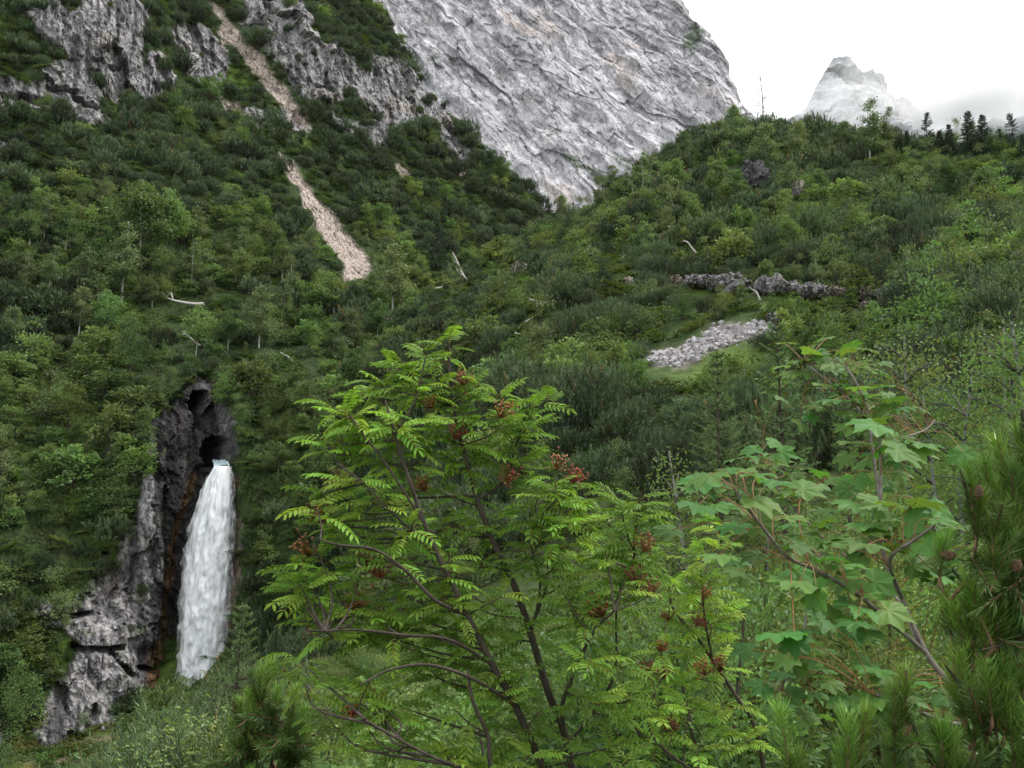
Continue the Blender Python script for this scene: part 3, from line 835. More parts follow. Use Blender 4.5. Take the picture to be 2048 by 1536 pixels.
# the stream as it leaves the lower cave
mb = MB()
sx = np.linspace(0, 1, 14)
V = []
for t in sx:
    p0, p1 = pix(424 + 4 * t, 921 + 11 * t ** 2, 118 - 7.2 * t), pix(452 + 7 * t, 921 + 9 * t ** 2, 118 - 7.2 * t)
    V.append(p0 + (p1 - p0) * np.linspace(0, 1, 12)[:, None] + np.c_[np.zeros(12), np.zeros(12), 0.12 * _rs.normal(size=12)])
mb.add(np.concatenate(V), grid_faces(14, 12), (0.62, 0.80, 0.84))
sl_me = mb.mesh('stream_lip', M['water'], smooth=True)
_e = sl_me.attributes.new("edge", 'FLOAT', 'POINT'); _e.data.foreach_set("value", np.ones(14 * 12, np.float32))
under(obj('stream_lip', sl_me), wf)
tag(wf, 'white waterfall shooting from a dark cleft in the cliff', 'waterfall')

# ------------------------------------------------------------------ plant prototypes (metres)
def dome_pts(rng, n, rx, rz, lump=0.25):
    d = rand_dirs(rng, n); d[:, 2] = np.abs(d[:, 2])
    r = 1 + lump * fbm(d * 2.2 + rng.rand() * 50, 2)
    return d, d * np.array([rx, rx, rz]) * r[:, None]

def proto_mugo(seed, dead=0.0, n=300, k=12, nl=0.15, nw=0.055):
    """Dwarf mountain pine: arching branches ending in upright brushes of needles."""
    rng = np.random.RandomState(seed)
    mb = MB()
    nd = 7
    dc = np.c_[rng.normal(size=(nd, 2)) * 0.55, np.zeros(nd)]; dc[0] = 0
    dr = 0.45 + 0.35 * rng.rand(nd); dh = dr * (1.2 + 0.5 * rng.rand(nd)) + 0.1
    wi = rng.randint(nd, size=n)
    d = rand_dirs(rng, n); d[:, 2] = np.abs(d[:, 2]) ** 0.8
    P = dc[wi] + d * np.c_[dr, dr, dh][wi] * (0.7 + 0.35 * rng.rand(n) ** 0.5)[:, None]
    P[:, 2] = np.maximum(P[:, 2], 0.05)
    ax = unit(d * np.array([0.75, 0.75, 0.25]) + np.array([0, 0, 1.05]) + 0.25 * rng.normal(size=(n, 3)))
    Q = np.repeat(P, k, 0); A = np.repeat(ax, k, 0)
    t = np.tile(np.linspace(0, 1, k), n)[:, None]
    L = np.repeat(0.26 + 0.2 * rng.rand(n), k)[:, None]
    B = Q + A * t * L
    D = A * 0.95 + 0.75 * rand_dirs(rng, n * k)
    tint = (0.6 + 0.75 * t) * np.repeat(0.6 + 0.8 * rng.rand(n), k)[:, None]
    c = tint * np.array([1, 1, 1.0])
    br = np.repeat(rng.rand(n) < dead, k)
    c[br] = c[br] * np.array([2.6, 1.15, 0.9])
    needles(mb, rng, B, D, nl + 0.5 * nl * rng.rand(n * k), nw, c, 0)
    for j in range(9):
        a = rng.rand() * 6.28; r = 0.5 + 0.6 * rng.rand()
        tube(mb, spline([(0, 0, -0.3), (0.4 * r * math.cos(a), 0.4 * r * math.sin(a), 0.12), (r * math.cos(a), r * math.sin(a), 0.55)], 5), [0.04, 0.035, 0.03, 0.025, 0.015], 4, (1, 1, 1), 1)
    return mb.mesh('dwarf_pine', [M['mugo'], M['bark']])

def proto_shrub(seed, n=1500, leaf=0.15, narrow=0.5, mat='shrub', h=1.6, w=1.05):
    """Leafy shrub: several stems, leaves in layered clumps."""
    rng = np.random.RandomState(seed)
    mb = MB()
    nc = 26
    d, C = dome_pts(rng, nc, w, h, 0.35)
    C *= (0.5 + 0.5 * rng.rand(nc) ** 0.6)[:, None]
    C[:, 2] = np.maximum(C[:, 2], 0.12 * h)
    ci = rng.randint(nc, size=n)
    sz = 0.13 + 0.14 * rng.rand(nc)
    off = rng.normal(size=(n, 3)) * sz[ci][:, None] * np.array([1.15, 1.15, 0.55])
    P = C[ci] + off
    out = unit(P * np.array([1, 1, 0.3]))
    D = unit(out + 0.7 * rng.normal(size=(n, 3)) * np.array([1, 1, 0.4]) + np.array([0, 0, -0.1]))
    U = unit(np.array([0, 0, 1.0]) + 0.55 * rng.normal(size=(n, 3)) + 0.3 * out)
    tint = (0.7 + 0.55 * rng.rand(nc))[ci] * (0.7 + 0.6 * rng.rand(n))
    c = tint[:, None] * np.array([1, 1, 1.0])
    leaves(mb, rng, P, D, U, leaf * (0.7 + 0.6 * rng.rand(n)), leaf * narrow * (0.8 + 0.4 * rng.rand(n)), c, 0)
    for j in range(10):
        e = C[j]
        tube(mb, spline([(0.1 * rng.normal(), 0.1 * rng.normal(), -0.3), e * np.array([0.35, 0.35, 0.5]), e], 6), np.linspace(0.03, 0.008, 6), 4, (1, 1, 1), 1)
    return mb.mesh('leafy_shrub', [M[mat], M['bark']])

def proto_herb(seed):
    rng = np.random.RandomState(seed)
    mb = MB()
    n = 220
    P = rng.normal(size=(n, 3)) * np.array([0.5, 0.5, 0.0]); P[:, 2] = 0.02 + 0.22 * rng.rand(n)
    D = unit(rng.normal(size=(n, 3)) * np.array([1, 1, 0.3]) + np.array([0, 0, 0.45]))
    U = unit(np.array([0, 0, 1.0]) + 0.4 * rng.normal(size=(n, 3)))
    leaves(mb, rng, P, D, U, 0.22 + 0.14 * rng.rand(n), 0.07 + 0.05 * rng.rand(n), (0.7 + 0.6 * rng.rand(n))[:, None] * np.array([1, 1, 1.0]), 0)
    return mb.mesh('low_herbs', [M['herb']])

def proto_birch(seed, h=7.0, n=2600, leaf=0.13, mat='birch', spread=0.24, stems=1, nl=24):
    """trunk mesh and crown mesh of a slender birch."""
    rng = np.random.RandomState(seed)
    tr, cr = MB(), MB()
    tips = []
    for s in range(stems):
        lean = 0.06 * h * rng.normal(size=2) + (0.12 * h * rng.normal(size=2) if stems > 1 else 0)
        hh = h * (1 - 0.18 * rng.rand() * (s > 0))
        T = spline([(0.12 * rng.normal() * (stems > 1), 0.12 * rng.normal() * (stems > 1), -0.4), (0.35 * lean[0], 0.35 * lean[1], 0.35 * hh), (0.7 * lean[0] + 0.1 * rng.normal(), 0.7 * lean[1], 0.7 * hh), (lean[0], lean[1], hh)], 14)
        r0 = 0.011 * h + 0.01
        tube(tr, T, np.linspace(r0, 0.012, 14), 6, (1, 1, 1), 0)
        for k in range(nl // stems):
            t = 0.26 + 0.72 * rng.rand()
            b = T[int(t * 13)]
            a = rng.rand() * 6.283
            L = spread * h * (1.08 - t) * (0.7 + 0.6 * rng.rand()) + 0.25
            e = b + np.array([L * math.cos(a), L * math.sin(a), L * (0.75 - 0.5 * rng.rand())])
            m = (b + e) / 2 + np.array([0, 0, 0.16 * L])
            S = spline([b, m, e], 6)
            tube(tr, S, np.linspace(0.016 + 0.003 * L, 0.005, 6), 4, (0.35, 0.32, 0.3), 0)
            tips.append((S, L))
    w = np.array([L for _, L in tips]); w /= w.sum()
    ki = rng.choice(len(tips), n, p=w)
    tt = 0.25 + 0.8 * rng.rand(n)
    P = np.array([tips[k][0][min(5, int(t * 5))] for k, t in zip(ki, tt)])
    sc = np.array([tips[k][1] for k in ki])
    P = P + rng.normal(size=(n, 3)) * (0.10 + 0.13 * sc)[:, None] * np.array([1, 1, 0.8]) + np.array([0, 0, -0.1]) * rng.rand(n, 1)
    D = unit(rng.normal(size=(n, 3)) * np.array([1, 1, 0.6]) + np.array([0, 0, -0.55]))
    U = unit(rng.normal(size=(n, 3)) * 0.7 + np.array([0, 0, 0.8]))
    c = (0.75 + 0.5 * rng.rand(n))[:, None] * np.array([1, 1, 1.0])
    leaves(cr, rng, P, D, U, leaf * (0.7 + 0.6 * rng.rand(n)), leaf * 0.7, c, 0)
    return tr.mesh('birch_trunk', [M['birch_bark']]), cr.mesh('birch_crown', [M[mat]])

def proto_spruce(seed, h=6.0, wid=0.24, dens=1.0, mat='spruce', leaf=0.16, whorls=22, lw=0.035, low=0.04, per=11):
    """Whorled branches with hanging side twigs set with needles."""
    rng = np.random.RandomState(seed)
    tr, cr = MB(), MB()
    tube(tr, spline([(0, 0, -0.4), (0.02 * h * rng.normal(), 0.02 * h * rng.normal(), h * 0.5), (0, 0, h)], 10), np.linspace(0.013 * h + 0.01, 0.008, 10), 6, (1, 1, 1), 0)
    for k in range(whorls):
        t = low + (1 - low) * (k + 0.3 * rng.rand()) / whorls
        z = h * t
        L0 = wid * h * (1 - t) ** 0.85 + 0.05 * h * 0.4
        nb = max(3, int((5 + 3 * (1 - t)) * dens))
        a0 = rng.rand() * 6.28
        for b in range(nb):
            if rng.rand() > dens * 1.0:
                continue
            a = a0 + b * 6.283 / nb + 0.25 * rng.normal()
            L = L0 * (0.7 + 0.5 * rng.rand())
            dz = -0.22 + 0.75 * t ** 1.5
            u = np.array([math.cos(a), math.sin(a), 0])
            S = spline([(0, 0, z), u * L * 0.55 + np.array([0, 0, z + dz * L * 0.6]), u * L + np.array([0, 0, z + dz * L + 0.10 * L])], 7)
            tube(tr, S, np.linspace(0.005 * h * 0.5 + 0.006, 0.004, 7), 3, (0.8, 0.7, 0.6), 0)
            n = int(per * 6 * (0.35 + L / (wid * h)))
            tt = 0.12 + 0.88 * rng.rand(n)
            i = np.minimum((tt * 6).astype(int), 5); f = (tt * 6 - i)[:, None]
            B = S[i] * (1 - f) + S[i + 1] * f
            side = np.array([-u[1], u[0], 0]) * np.where(rng.rand(n) < 0.5, -1, 1)[:, None]
            tw = (0.35 * L * (1.05 - tt) + 0.03) * rng.rand(n)
            B = B + side * tw[:, None] + np.array([0, 0, -0.25]) * tw[:, None]
            D = unit(u * 0.8 + side * 0.7 + np.array([0, 0, 0.1]) + 0.45 * rng.normal(size=(n, 3)))
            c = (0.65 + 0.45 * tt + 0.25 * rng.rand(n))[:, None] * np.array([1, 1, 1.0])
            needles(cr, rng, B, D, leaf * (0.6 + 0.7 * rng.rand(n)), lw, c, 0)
    n = 40
    B = np.c_[np.zeros(n), np.zeros(n), h * (0.86 + 0.15 * rng.rand(n))]
    needles(cr, rng, B, unit(rng.normal(size=(n, 3)) * 0.7 + np.array([0, 0, 0.9])), leaf, lw, (1.2, 1.2, 1.1), 0)
    return tr.mesh('spruce_trunk', [M['bark']]), cr.mesh('spruce_crown', [M[mat]])

mugo_me = [proto_mugo(11 + k, 0.004 if k < 4 else 0.05) for k in range(5)] + [proto_mugo(21 + k, 0.004 if k < 4 else 0.04, 620, 15, 0.095, 0.026) for k in range(5)]
shrub_me = [proto_shrub(31, 1300, 0.20, 0.55, h=2.0), proto_shrub(32, 1500, 0.17, 0.45, h=2.5, w=0.95), proto_shrub(33, 1100, 0.24, 0.62, h=1.8, w=1.2), proto_shrub(34, 1600, 0.15, 0.45, 'birch', h=2.8, w=0.85), proto_shrub(35, 1200, 0.22, 0.6, h=2.2)]
herb_me = [proto_herb(51 + k) for k in range(3)]

# ------------------------------------------------------------------ rocks, fallen trunks: kept clear of bushes in front
greyr, tanr, whit, darkr = (0.34, 0.325, 0.33), (0.38, 0.33, 0.28), (0.52, 0.46, 0.38), (0.12, 0.115, 0.12)
ROCKS = [(1046, 542, 22, 12, tanr, 'tan rock face showing through the bushes below the left hill flank'), (985, 574, 12, 6, whit, 'small white rock beside the bleached birch trunks'), (1392, 567, 26, 8, greyr, 'low grey ledge at the left end of the rock band'),
         (1465, 575, 34, 12, greyr, 'widest grey ledge of the rock band across the hill'), (1530, 574, 26, 12, greyr, 'grey ledge right of the widest one'), (1620, 585, 22, 8, greyr, 'grey ledge in the gap left of the last ledges'), (1720, 592, 18, 8, tanr, 'tan-grey ledge near the end of the rock band'), (1757, 594, 12, 8, greyr, 'last small ledge of the rock band'), (1727, 617, 14, 5, tanr, 'flat pinkish rock below the last ledges'),
         (1502, 358, 24, 18, darkr, 'dark crag in the pines below the hilltop'), (1592, 379, 11, 10, whit, 'bright white boulder below the hilltop'), (1590, 387, 8, 7, greyr, 'grey boulder touching the white boulder'), (1428, 570, 16, 8, greyr, 'grey rock between the first two ledges of the rock band'), (1575, 580, 16, 7, greyr, 'low grey rock right of the paired ledges'), (1662, 588, 15, 6, tanr, 'flat tan rock in the right half of the rock band'), (1692, 590, 12, 6, greyr, 'small grey rock just left of the last tan-grey ledge'), (1350, 566, 10, 5, tanr, 'smallest rock at the left end of the rock band'), (1540, 640, 12, 5, greyr, 'grey rock above the scree patch'), (1255, 567, 9, 6, tanr, 'small pale rock left of the rock band'), (700, 638, 10, 5, tanr, 'small pale rock below the scree chute')]
LOGS = [('H', 905, 504, 942, 570, 2.3, 3, 'tall bleached birch trunk leaning left in the hollow'), ('H', 868, 578, 942, 568, 2.0, 2, 'bleached trunk lying beside the leaning one in the hollow'), ('H', 1225, 528, 1265, 513, 2.5, 3, 'short white trunk lying on the middle of the hill'),
        ('H', 1058, 599, 1106, 606, 2.5, 4, 'white twisted trunk on the lower left of the hill'), ('H', 1050, 645, 1095, 622, 2.0, 5, 'bent pale branch below the white twisted trunk'), ('H', 1030, 665, 1048, 676, 1.6, 2, 'short pale branch left of the shrubs below'),
        ('L', 335, 596, 408, 608, 3.0, 2, 'upper grey log of the log pile on the slope'), ('L', 333, 621, 384, 633, 3.4, 2, 'lower grey log of the log pile on the slope'), ('L', 192, 638, 272, 668, 3.6, 3, 'longest pale log lying on the birch slope'), ('L', 364, 668, 402, 692, 2.2, 1, 'thin pale log right of the longest one'),
        ('L', 752, 606, 780, 656, 2.3, 4, 'white dead trunk standing crooked below the scree chute'), ('L', 752, 641, 802, 639, 2.0, 2, 'white dead trunk lying across the crooked one'), ('L', 728, 645, 742, 670, 1.6, 1, 'short dead stem left of the crooked dead trunk'),
        ('H', 1408, 395, 1466, 392, 2.2, 2, 'white trunk lying level below the hilltop'), ('H', 1896, 328, 1916, 366, 3.0, 1, 'broken white trunk standing below the crest spruces'), ('H', 1366, 482, 1392, 506, 1.8, 2, 'thin white trunk slanting down the hill'), ('H', 1205, 525, 1230, 490, 1.4, 1, 'thin dead stem left of the short white trunk'),
        ('H', 1296, 575, 1310, 605, 1.4, 1, 'dead stem standing below the rock band'), ('H', 1500, 575, 1520, 600, 1.6, 2, 'dead stem in front of the widest ledge'), ('L', 565, 705, 585, 722, 1.8, 2, 'pale broken branch right of the cave'), ('L', 600, 965, 630, 985, 1.8, 2, 'pale bare branch on the slope right of the waterfall')]
def clear_of(px, py, scl, Y, keep):
    """False for bushes that would hide a rock, a fallen trunk or the scree patch (a few may stay)."""
    hpx = scl * 2.5 * FPX / Y
    wpx = scl * 0.9 * FPX / Y
    ok = np.ones(len(px), bool)
    for (rx, ry, rw, rh, *_q) in ROCKS:
        ok &= ~((np.abs(px - rx) < rw * 0.8 + wpx * 0.6) & (py > ry - 2) & (py - hpx < ry + rh * 0.3))
    for (_zn, x0, y0, x1, y1, *_q) in LOGS:
        for f in (0.1, 0.5, 0.9):
            xx, yy = x0 + f * (x1 - x0), y0 + f * (y1 - y0)
            ok &= ~((np.abs(px - xx) < wpx * 0.7 + 4) & (py > yy - 2) & (py - hpx * 0.9 < yy))
    lf = np.max([poly_sd(q, px, py - f * hpx * 0.8) for q in SCREE[:2] for f in (0, 0.3, 0.6, 0.9)], axis=0)
    ok &= ~((lf > -wpx * 0.2) & (Y > 110))
    wfd = np.max([poly_sd(FALL, px, py - f * hpx) for f in (0, 0.3, 0.6, 0.9)], axis=0)
    keep = keep & ~((wfd > -wpx * 0.8) & (Y > 70) & (py < 1420))
    ok &= ~((wfd > -wpx * 0.8) & (Y > 70) & (py < 1420))
    sd = np.max([poly_sd(SCREE_PATCH, px, py - f * hpx) for f in (0, 0.25, 0.5, 0.75, 0.95)], axis=0)
    ok &= ~((sd > -wpx * 0.35) & (Y > 40) & (Y < 100))
    return ok | keep

# ------------------------------------------------------------------ where the bushes stand
rng = np.random.RandomState(101)
def scatter_left(n):
    """Random places on the left mountainside: position, pixel, rock / scree / grass values."""
    a = rng.uniform(ga[0], ga[-1], n); z = rng.uniform(gz[0], gz[-1], n)
    i, j = left_at(a, z)
    P = LW[i, j] + 0.0
    ok = (_over[i, j] < 3)
    # off steep walls: look at the step to the row above
    st_ = np.abs(GD[i, j + 1] - GD[i, j]) < 2.5
    px, py = PX2[i, j], PY2[i, j]
    ok &= (px > -120) & (px < 1180) & (py > -120) & (py < 1640) & st_
    return P[ok], px[ok], py[ok], rock[i, j][ok], scree[i, j][ok], sd_grass[i, j][ok], sd_gorge[i, j][ok]

def scatter_hill(n, y0=38, y1=170):
    x = rng.uniform(-60, 120, n); y = np.sqrt(rng.uniform(y0 ** 2, y1 ** 2, n))
    P = st(x, y, hill_z(x, y))
    px, py = proj(P)
    ok = (px > -120) & (px < 2170) & (py > 150) & (py < 1640)
    return P[ok], px[ok], py[ok]

def thin(P, r, cell=None):
    """Keep points at least r (array) apart, first come first served."""
    keep, cells = [], {}
    c = 2.0
    for k in range(len(P)):
        x, y, z = P[k]
        key = (int(x // c), int(y // c), int(z // c))
        good = True
        for dx in (-1, 0, 1):
            for dy in (-1, 0, 1):
                for dz in (-1, 0, 1):
                    for q in cells.get((key[0] + dx, key[1] + dy, key[2] + dz), ()):
                        if (P[q][0] - x) ** 2 + (P[q][1] - y) ** 2 + (P[q][2] - z) ** 2 < (0.5 * (r[q] + r[k])) ** 2:
                            good = False; break
                    if not good: break
                if not good: break
            if not good: break
        if good:
            keep.append(k); cells.setdefault(key, []).append(k)
    return np.array(keep)

bush = []      # rows: x y z scale kind(0 pine,1 shrub) zone(0 left,1 hill) px py
P, px, py, rk, sc_, gr, sg = scatter_left(26000)
pr = rng.rand(len(P))
ok = (rk < 0.5) & (sc_ < 0.02) & (gr < 2) | ((rk >= 0.5) & (pr < 0.035) & (sg < -8)) | ((rk >= 0.5) & (pr < 0.05) & (sg >= -8) & (px < 310)) | ((gr >= 2) & (pr < 0.06))
ok &= ~((poly_sd(FALL, px, py) > -10)) & ~((px < 420) & (py > 1475))
ok &= ~((fbm(P * 0.10 + 7, 2) > 0.62))
P, px, py, rk = P[ok], px[ok], py[ok], rk[ok]
leafy = fbm(P * 0.05 + 3, 3) + 0.62 * sstep(430, 600, py) - 0.3 * sstep(420, 200, py) + 0.25 * rng.normal(size=len(P))
kind = (leafy > 0.42).astype(int)
scl = np.where(kind == 0, 0.95 + 2.0 * rng.rand(len(P)) ** 2.2, 0.8 + 1.5 * rng.rand(len(P)) ** 2)
scl = scl * np.where(rk > 0.45, 0.6, 1.0) * np.where((px > 480) & (py > 850), 0.85, 1.0)
ck = clear_of(px, py, scl, P[:, 1], rng.rand(len(P)) < 0.03)
P, px, py, rk, kind, scl = P[ck], px[ck], py[ck], rk[ck], kind[ck], scl[ck]
kp = thin(P, scl * 1.4)
bush.append(np.c_[P, scl, kind, 0 * kind, px, py][kp])
P, px, py = scatter_hill(26000)
ok = ~((px < 450) & (py > 1440))
ok &= ~((fbm(P * 0.12 + 17, 2) > 0.6))
ok &= (px > 700) | (py > 1380)
P, px, py = P[ok], px[ok], py[ok]
leafy = fbm(P * 0.055 + 23, 3) + 0.25 * sstep(1300, 1900, px) - 0.45 * sstep(420, 300, py) * (px < 1750) + 0.28 * rng.normal(size=len(P))
kind = (leafy > 0.18).astype(int)
scl = np.where(kind == 0, 0.8 + 1.4 * rng.rand(len(P)) ** 2.2, 0.7 + 1.3 * rng.rand(len(P)) ** 2)
ck = clear_of(px, py, scl, P[:, 1], rng.rand(len(P)) < 0.03)
P, px, py, kind, scl = P[ck], px[ck], py[ck], kind[ck], scl[ck]
kp = thin(P, scl * 1.3)
bush.append(np.c_[P, scl, kind, 0 * kind + 1, px, py][kp])
bush = np.concatenate(bush)
print('bushes', len(bush), (bush[:, 4] == 0).sum(), (bush[:, 4] == 1).sum())

# ------------------------------------------------------------------ mass planting: one object, points carrying a prototype each
def mass(name, metas, P, rot, scl, var):
    """ONE object of kind stuff: the prototype meshes set on the given points by geometry nodes."""
    col = bpy.data.collections.new(name + '_source')
    for k, me in enumerate(metas):
        col.objects.link(bpy.data.objects.new('%s_source_%02d' % (name, k), me))
    me = bpy.data.meshes.new(name)
    me.vertices.add(len(P))
    me.vertices.foreach_set("co", np.asarray(P, np.float32).ravel())
    for nm, ty, dat in (("rot", 'FLOAT_VECTOR', rot), ("scl", 'FLOAT_VECTOR', scl)):
        at = me.attributes.new(nm, ty, 'POINT'); at.data.foreach_set("vector", np.asarray(dat, np.float32).ravel())
    at = me.attributes.new("var", 'INT', 'POINT'); at.data.foreach_set("value", np.asarray(var, np.int32))
    o = obj(name, me)
    ng = bpy.data.node_groups.new(name, 'GeometryNodeTree')
    ng.interface.new_socket('Geometry', in_out='INPUT', socket_type='NodeSocketGeometry')
    ng.interface.new_socket('Geometry', in_out='OUTPUT', socket_type='NodeSocketGeometry')
    N, L = ng.nodes, ng.links
    gi, go = N.new('NodeGroupInput'), N.new('NodeGroupOutput')
    ci = N.new('GeometryNodeCollectionInfo'); ci.inputs[0].default_value = col
    ci.inputs[1].default_value = True; ci.inputs[2].default_value = True
    ip = N.new('GeometryNodeInstanceOnPoints')
    def attr(nm, ty):
        a = N.new('GeometryNodeInputNamedAttribute'); a.data_type = ty; a.inputs[0].default_value = nm
        return a.outputs[0]
    m2p = N.new('GeometryNodeMeshToPoints')
    L.new(gi.outputs[0], m2p.inputs[0]); L.new(m2p.outputs[0], ip.inputs['Points'])
    L.new(ci.outputs[0], ip.inputs['Instance'])
    ip.inputs['Pick Instance'].default_value = True
    L.new(attr('var', 'INT'), ip.inputs['Instance Index'])
    e2r = N.new('FunctionNodeEulerToRotation')
    L.new(attr('rot', 'FLOAT_VECTOR'), e2r.inputs[0]); L.new(e2r.outputs[0], ip.inputs['Rotation'])
    L.new(attr('scl', 'FLOAT_VECTOR'), ip.inputs['Scale'])
    L.new(ip.outputs[0], go.inputs[0])
    md = o.modifiers.new('planting', 'NODES'); md.node_group = ng
    return o

nb = len(bush)
brot = np.c_[0.10 * rng.normal(size=nb) - 0.12 * (bush[:, 5] == 0), 0.10 * rng.normal(size=nb) + 0.10 * (bush[:, 5] == 0), rng.rand(nb) * 6.283]
bscl = bush[:, 3:4] * np.c_[1 + 0.15 * rng.normal(size=nb), 1 + 0.15 * rng.normal(size=nb), 1.0 + 0.4 * rng.rand(nb)]
bvar = rng.randint(5, size=nb) + 5 * ((bush[:, 4] == 0) & (bush[:, 1] < 92))
show = bush[:, 3] / bush[:, 1]
vis = (bush[:, 6] > 10) & (bush[:, 6] < 2038) & (bush[:, 7] > 10) & (bush[:, 7] < np.interp(bush[:, 6], [0, 480, 600, 900, 1200, 1400, 2048], [1350, 1150, 850, 650, 800, 850, 640]))
FAR_MARKS = [(1425, 690, 'the patch of loose stones'), (1500, 575, 'the grey rock band'), (1592, 380, 'the white boulder'), (1502, 358, 'the dark crag'), (1245, 520, 'the short white trunk'), (1085, 602, 'the white twisted trunk'), (1046, 542, 'the tan rock face'), (925, 540, 'the leaning dead trunk'),
             (770, 630, 'the crooked dead trunk'), (700, 500, 'the lower chute'), (585, 340, 'the chute top'), (540, 130, 'the upper scree strip'), (370, 610, 'the grey log pile'), (232, 652, 'the longest pale log'), (240, 560, 'the tallest slope birch'), (290, 470, 'the largest slope maple'), (410, 800, 'the upper cave'),
             (440, 1000, 'the waterfall top'), (400, 1200, 'the waterfall middle'), (180, 1300, 'the lower rock buttress'), (200, 100, 'the large upper cliff'), (90, 195, 'the dark low cliff'), (700, 150, 'the streaked cliff'), (872, 490, 'the dark hollow spruce'), (1480, 260, 'the hilltop birches'), (1640, 240, 'the leaning spruce'),
             (1740, 270, 'the tall thin birch'), (1940, 300, 'the crest spruces'), (1906, 346, 'the broken trunk'), (1740, 595, 'the last small ledge'), (1355, 430, 'the pale birch clump'), (1562, 720, 'the tallest young spruce'), (1440, 760, 'the paler young spruce'), (1800, 690, 'the pointed birch'), (1985, 680, 'the edge birch'), (900, 680, 'the rowan top')]
NEAR_MARKS = [(900, 720, 'the rowan top'), (640, 1100, 'the left rowan boughs'), (930, 1230, 'the middle of the rowan'), (1130, 1480, 'the rowan stem'), (1240, 1210, 'the right rowan bough'), (1420, 1330, 'the slanting small rowan'), (1470, 990, 'the maple tip'), (1700, 1180, 'the main maple branch'), (1760, 880, 'the upper maple leaves'),
              (1660, 730, 'the top maple spray'), (1600, 1380, 'the lowest maple leaves'), (1930, 1000, 'the pine cones'), (1990, 1250, 'the right pine brushes'), (1700, 1470, 'the bottom pine brushes'), (520, 1430, 'the dark young pine'), (500, 1260, 'the young spruce by the fall'), (390, 1380, 'the waterfall foot'), (300, 1470, 'the low dark pines'), (1800, 760, 'the pointed birch'), (1985, 740, 'the edge birch'), (700, 1400, 'the low rowan berries')]
def beside(x, y, marks):
    """Where something lies, told by the nearest thing one can find in the photograph."""
    d = [math.hypot(x - a, (y - b) * 1.2) for a, b, _ in marks]
    k = int(np.argmin(d)); a, b, w = marks[k]
    dx, dy = x - a, b - y
    way = 'just ' if d[k] < 70 else ('well ' if d[k] > 170 else '')
    v = 'above' if dy > 0 else 'below'
    h = 'right' if dx > 0 else 'left'
    if abs(dx) > 2.2 * abs(dy): return '%s%s of %s' % (way, h, w)
    if abs(dy) > 2.2 * abs(dx): return '%s%s %s' % (way, v, w)
    return '%s%s and %s of %s' % (way, v, h, w)
USED = {}
def own_label(head, x, y, marks):
    """A label nobody else has, as far as the things around allow it."""
    lb = head + ' ' + beside(x, y, marks)
    if lb in USED:
        d = np.argsort([math.hypot(x - a, (y - b) * 1.2) for a, b, _ in marks])
        for k in d[1:5]:
            l2 = lb + ' towards ' + marks[k][2]
            if l2 not in USED and len(l2.split()) <= 16:
                lb = l2
                break
    USED[lb] = 1
    return lb
def size_word(s, a, b):
    return 'small ' if s < a else ('large ' if s > b else '')
def zone_words(k):
    x, y, zone = bush[k, 6], bush[k, 7], bush[k, 5]
    if zone == 0:
        if y < 330: return 'among the high cliffs'
        if y < 720: return 'above the waterfall'
        return 'beside the waterfall'
    if y < 420: return 'near the top of the hill'
    if y < 640: return 'halfway up the hill'
    return 'low on the hill'
single = np.zeros(nb, bool)
for kd, nm, words_, mes in ((0, 'dwarf_pine', 'dark dwarf pine bush', mugo_me), (1, 'leafy_shrub', 'green leafy shrub', shrub_me)):
    idx = np.where((bush[:, 4] == kd) & vis)[0]
    idx = idx[np.argsort(-show[idx])][:290]
    single[idx] = True
    for k in idx:
        o = obj(nm, mes[bvar[k]], loc=bush[k, :3], rot=brot[k], scale=bscl[k])
        zw = zone_words(k)
        tag(o, own_label(size_word(bush[k, 3], 1.0, 1.7) + words_, bush[k, 6], bush[k, 7], FAR_MARKS), 'bush', ('dwarf pines ' if kd == 0 else 'leafy shrubs ') + zw)
for kd, nm, mes, lb in ((0, 'pine_thicket', mugo_me, 'dark dwarf pine thicket covering the slopes'), (1, 'shrub_thicket', shrub_me, 'mixed green shrubs covering the slopes')):
    idx = np.where((bush[:, 4] == kd) & ~single)[0]
    tag(mass(nm, mes, bush[idx, :3], brot[idx], bscl[idx], bvar[idx]), lb, 'thicket', kind='stuff')

# low herbs and grass between the bushes
P, px, py, rk, sc_, gr, sg = scatter_left(16000)
ok = (rk < 0.35) & (sc_ < 0.3) & ~(poly_sd(FALL, px, py) > -8)
P1 = P[ok]
P, px, py = scatter_hill(9000, 34, 165)
ok = ~((poly_sd(SCREE_PATCH, px, py) > -3) & (P[:, 1] > 45) & (P[:, 1] < 100))
P1 = np.concatenate([P1, P[ok]])
nh = len(P1)
tag(mass('low_herbs', herb_me, P1, np.c_[0.25 * rng.normal(size=nh), 0.25 * rng.normal(size=nh), rng.rand(nh) * 6.28], (0.8 + 0.9 * rng.rand(nh))[:, None] * np.ones((nh, 3)) * np.array([1, 1, 0.8]), rng.randint(3, size=nh)),
    'low herbs and grass between the bushes', 'grass', kind='stuff')

# ------------------------------------------------------------------ trees one can tell apart
def place_tree(name, pair, base, height, proto_h, label, cat, group=None, lean=(0, 0), rz=None, wide=1.0):
    t = empty(name, base, rng.rand() * 6.28 if rz is None else rz)
    s = height / proto_h
    t.scale = (s * wide, s * wide, s)
    t.rotation_euler = (lean[0], lean[1], t.rotation_euler[2])
    obj('trunk', pair[0], t); obj('crown', pair[1], t)
    return tag(t, label, cat, group)

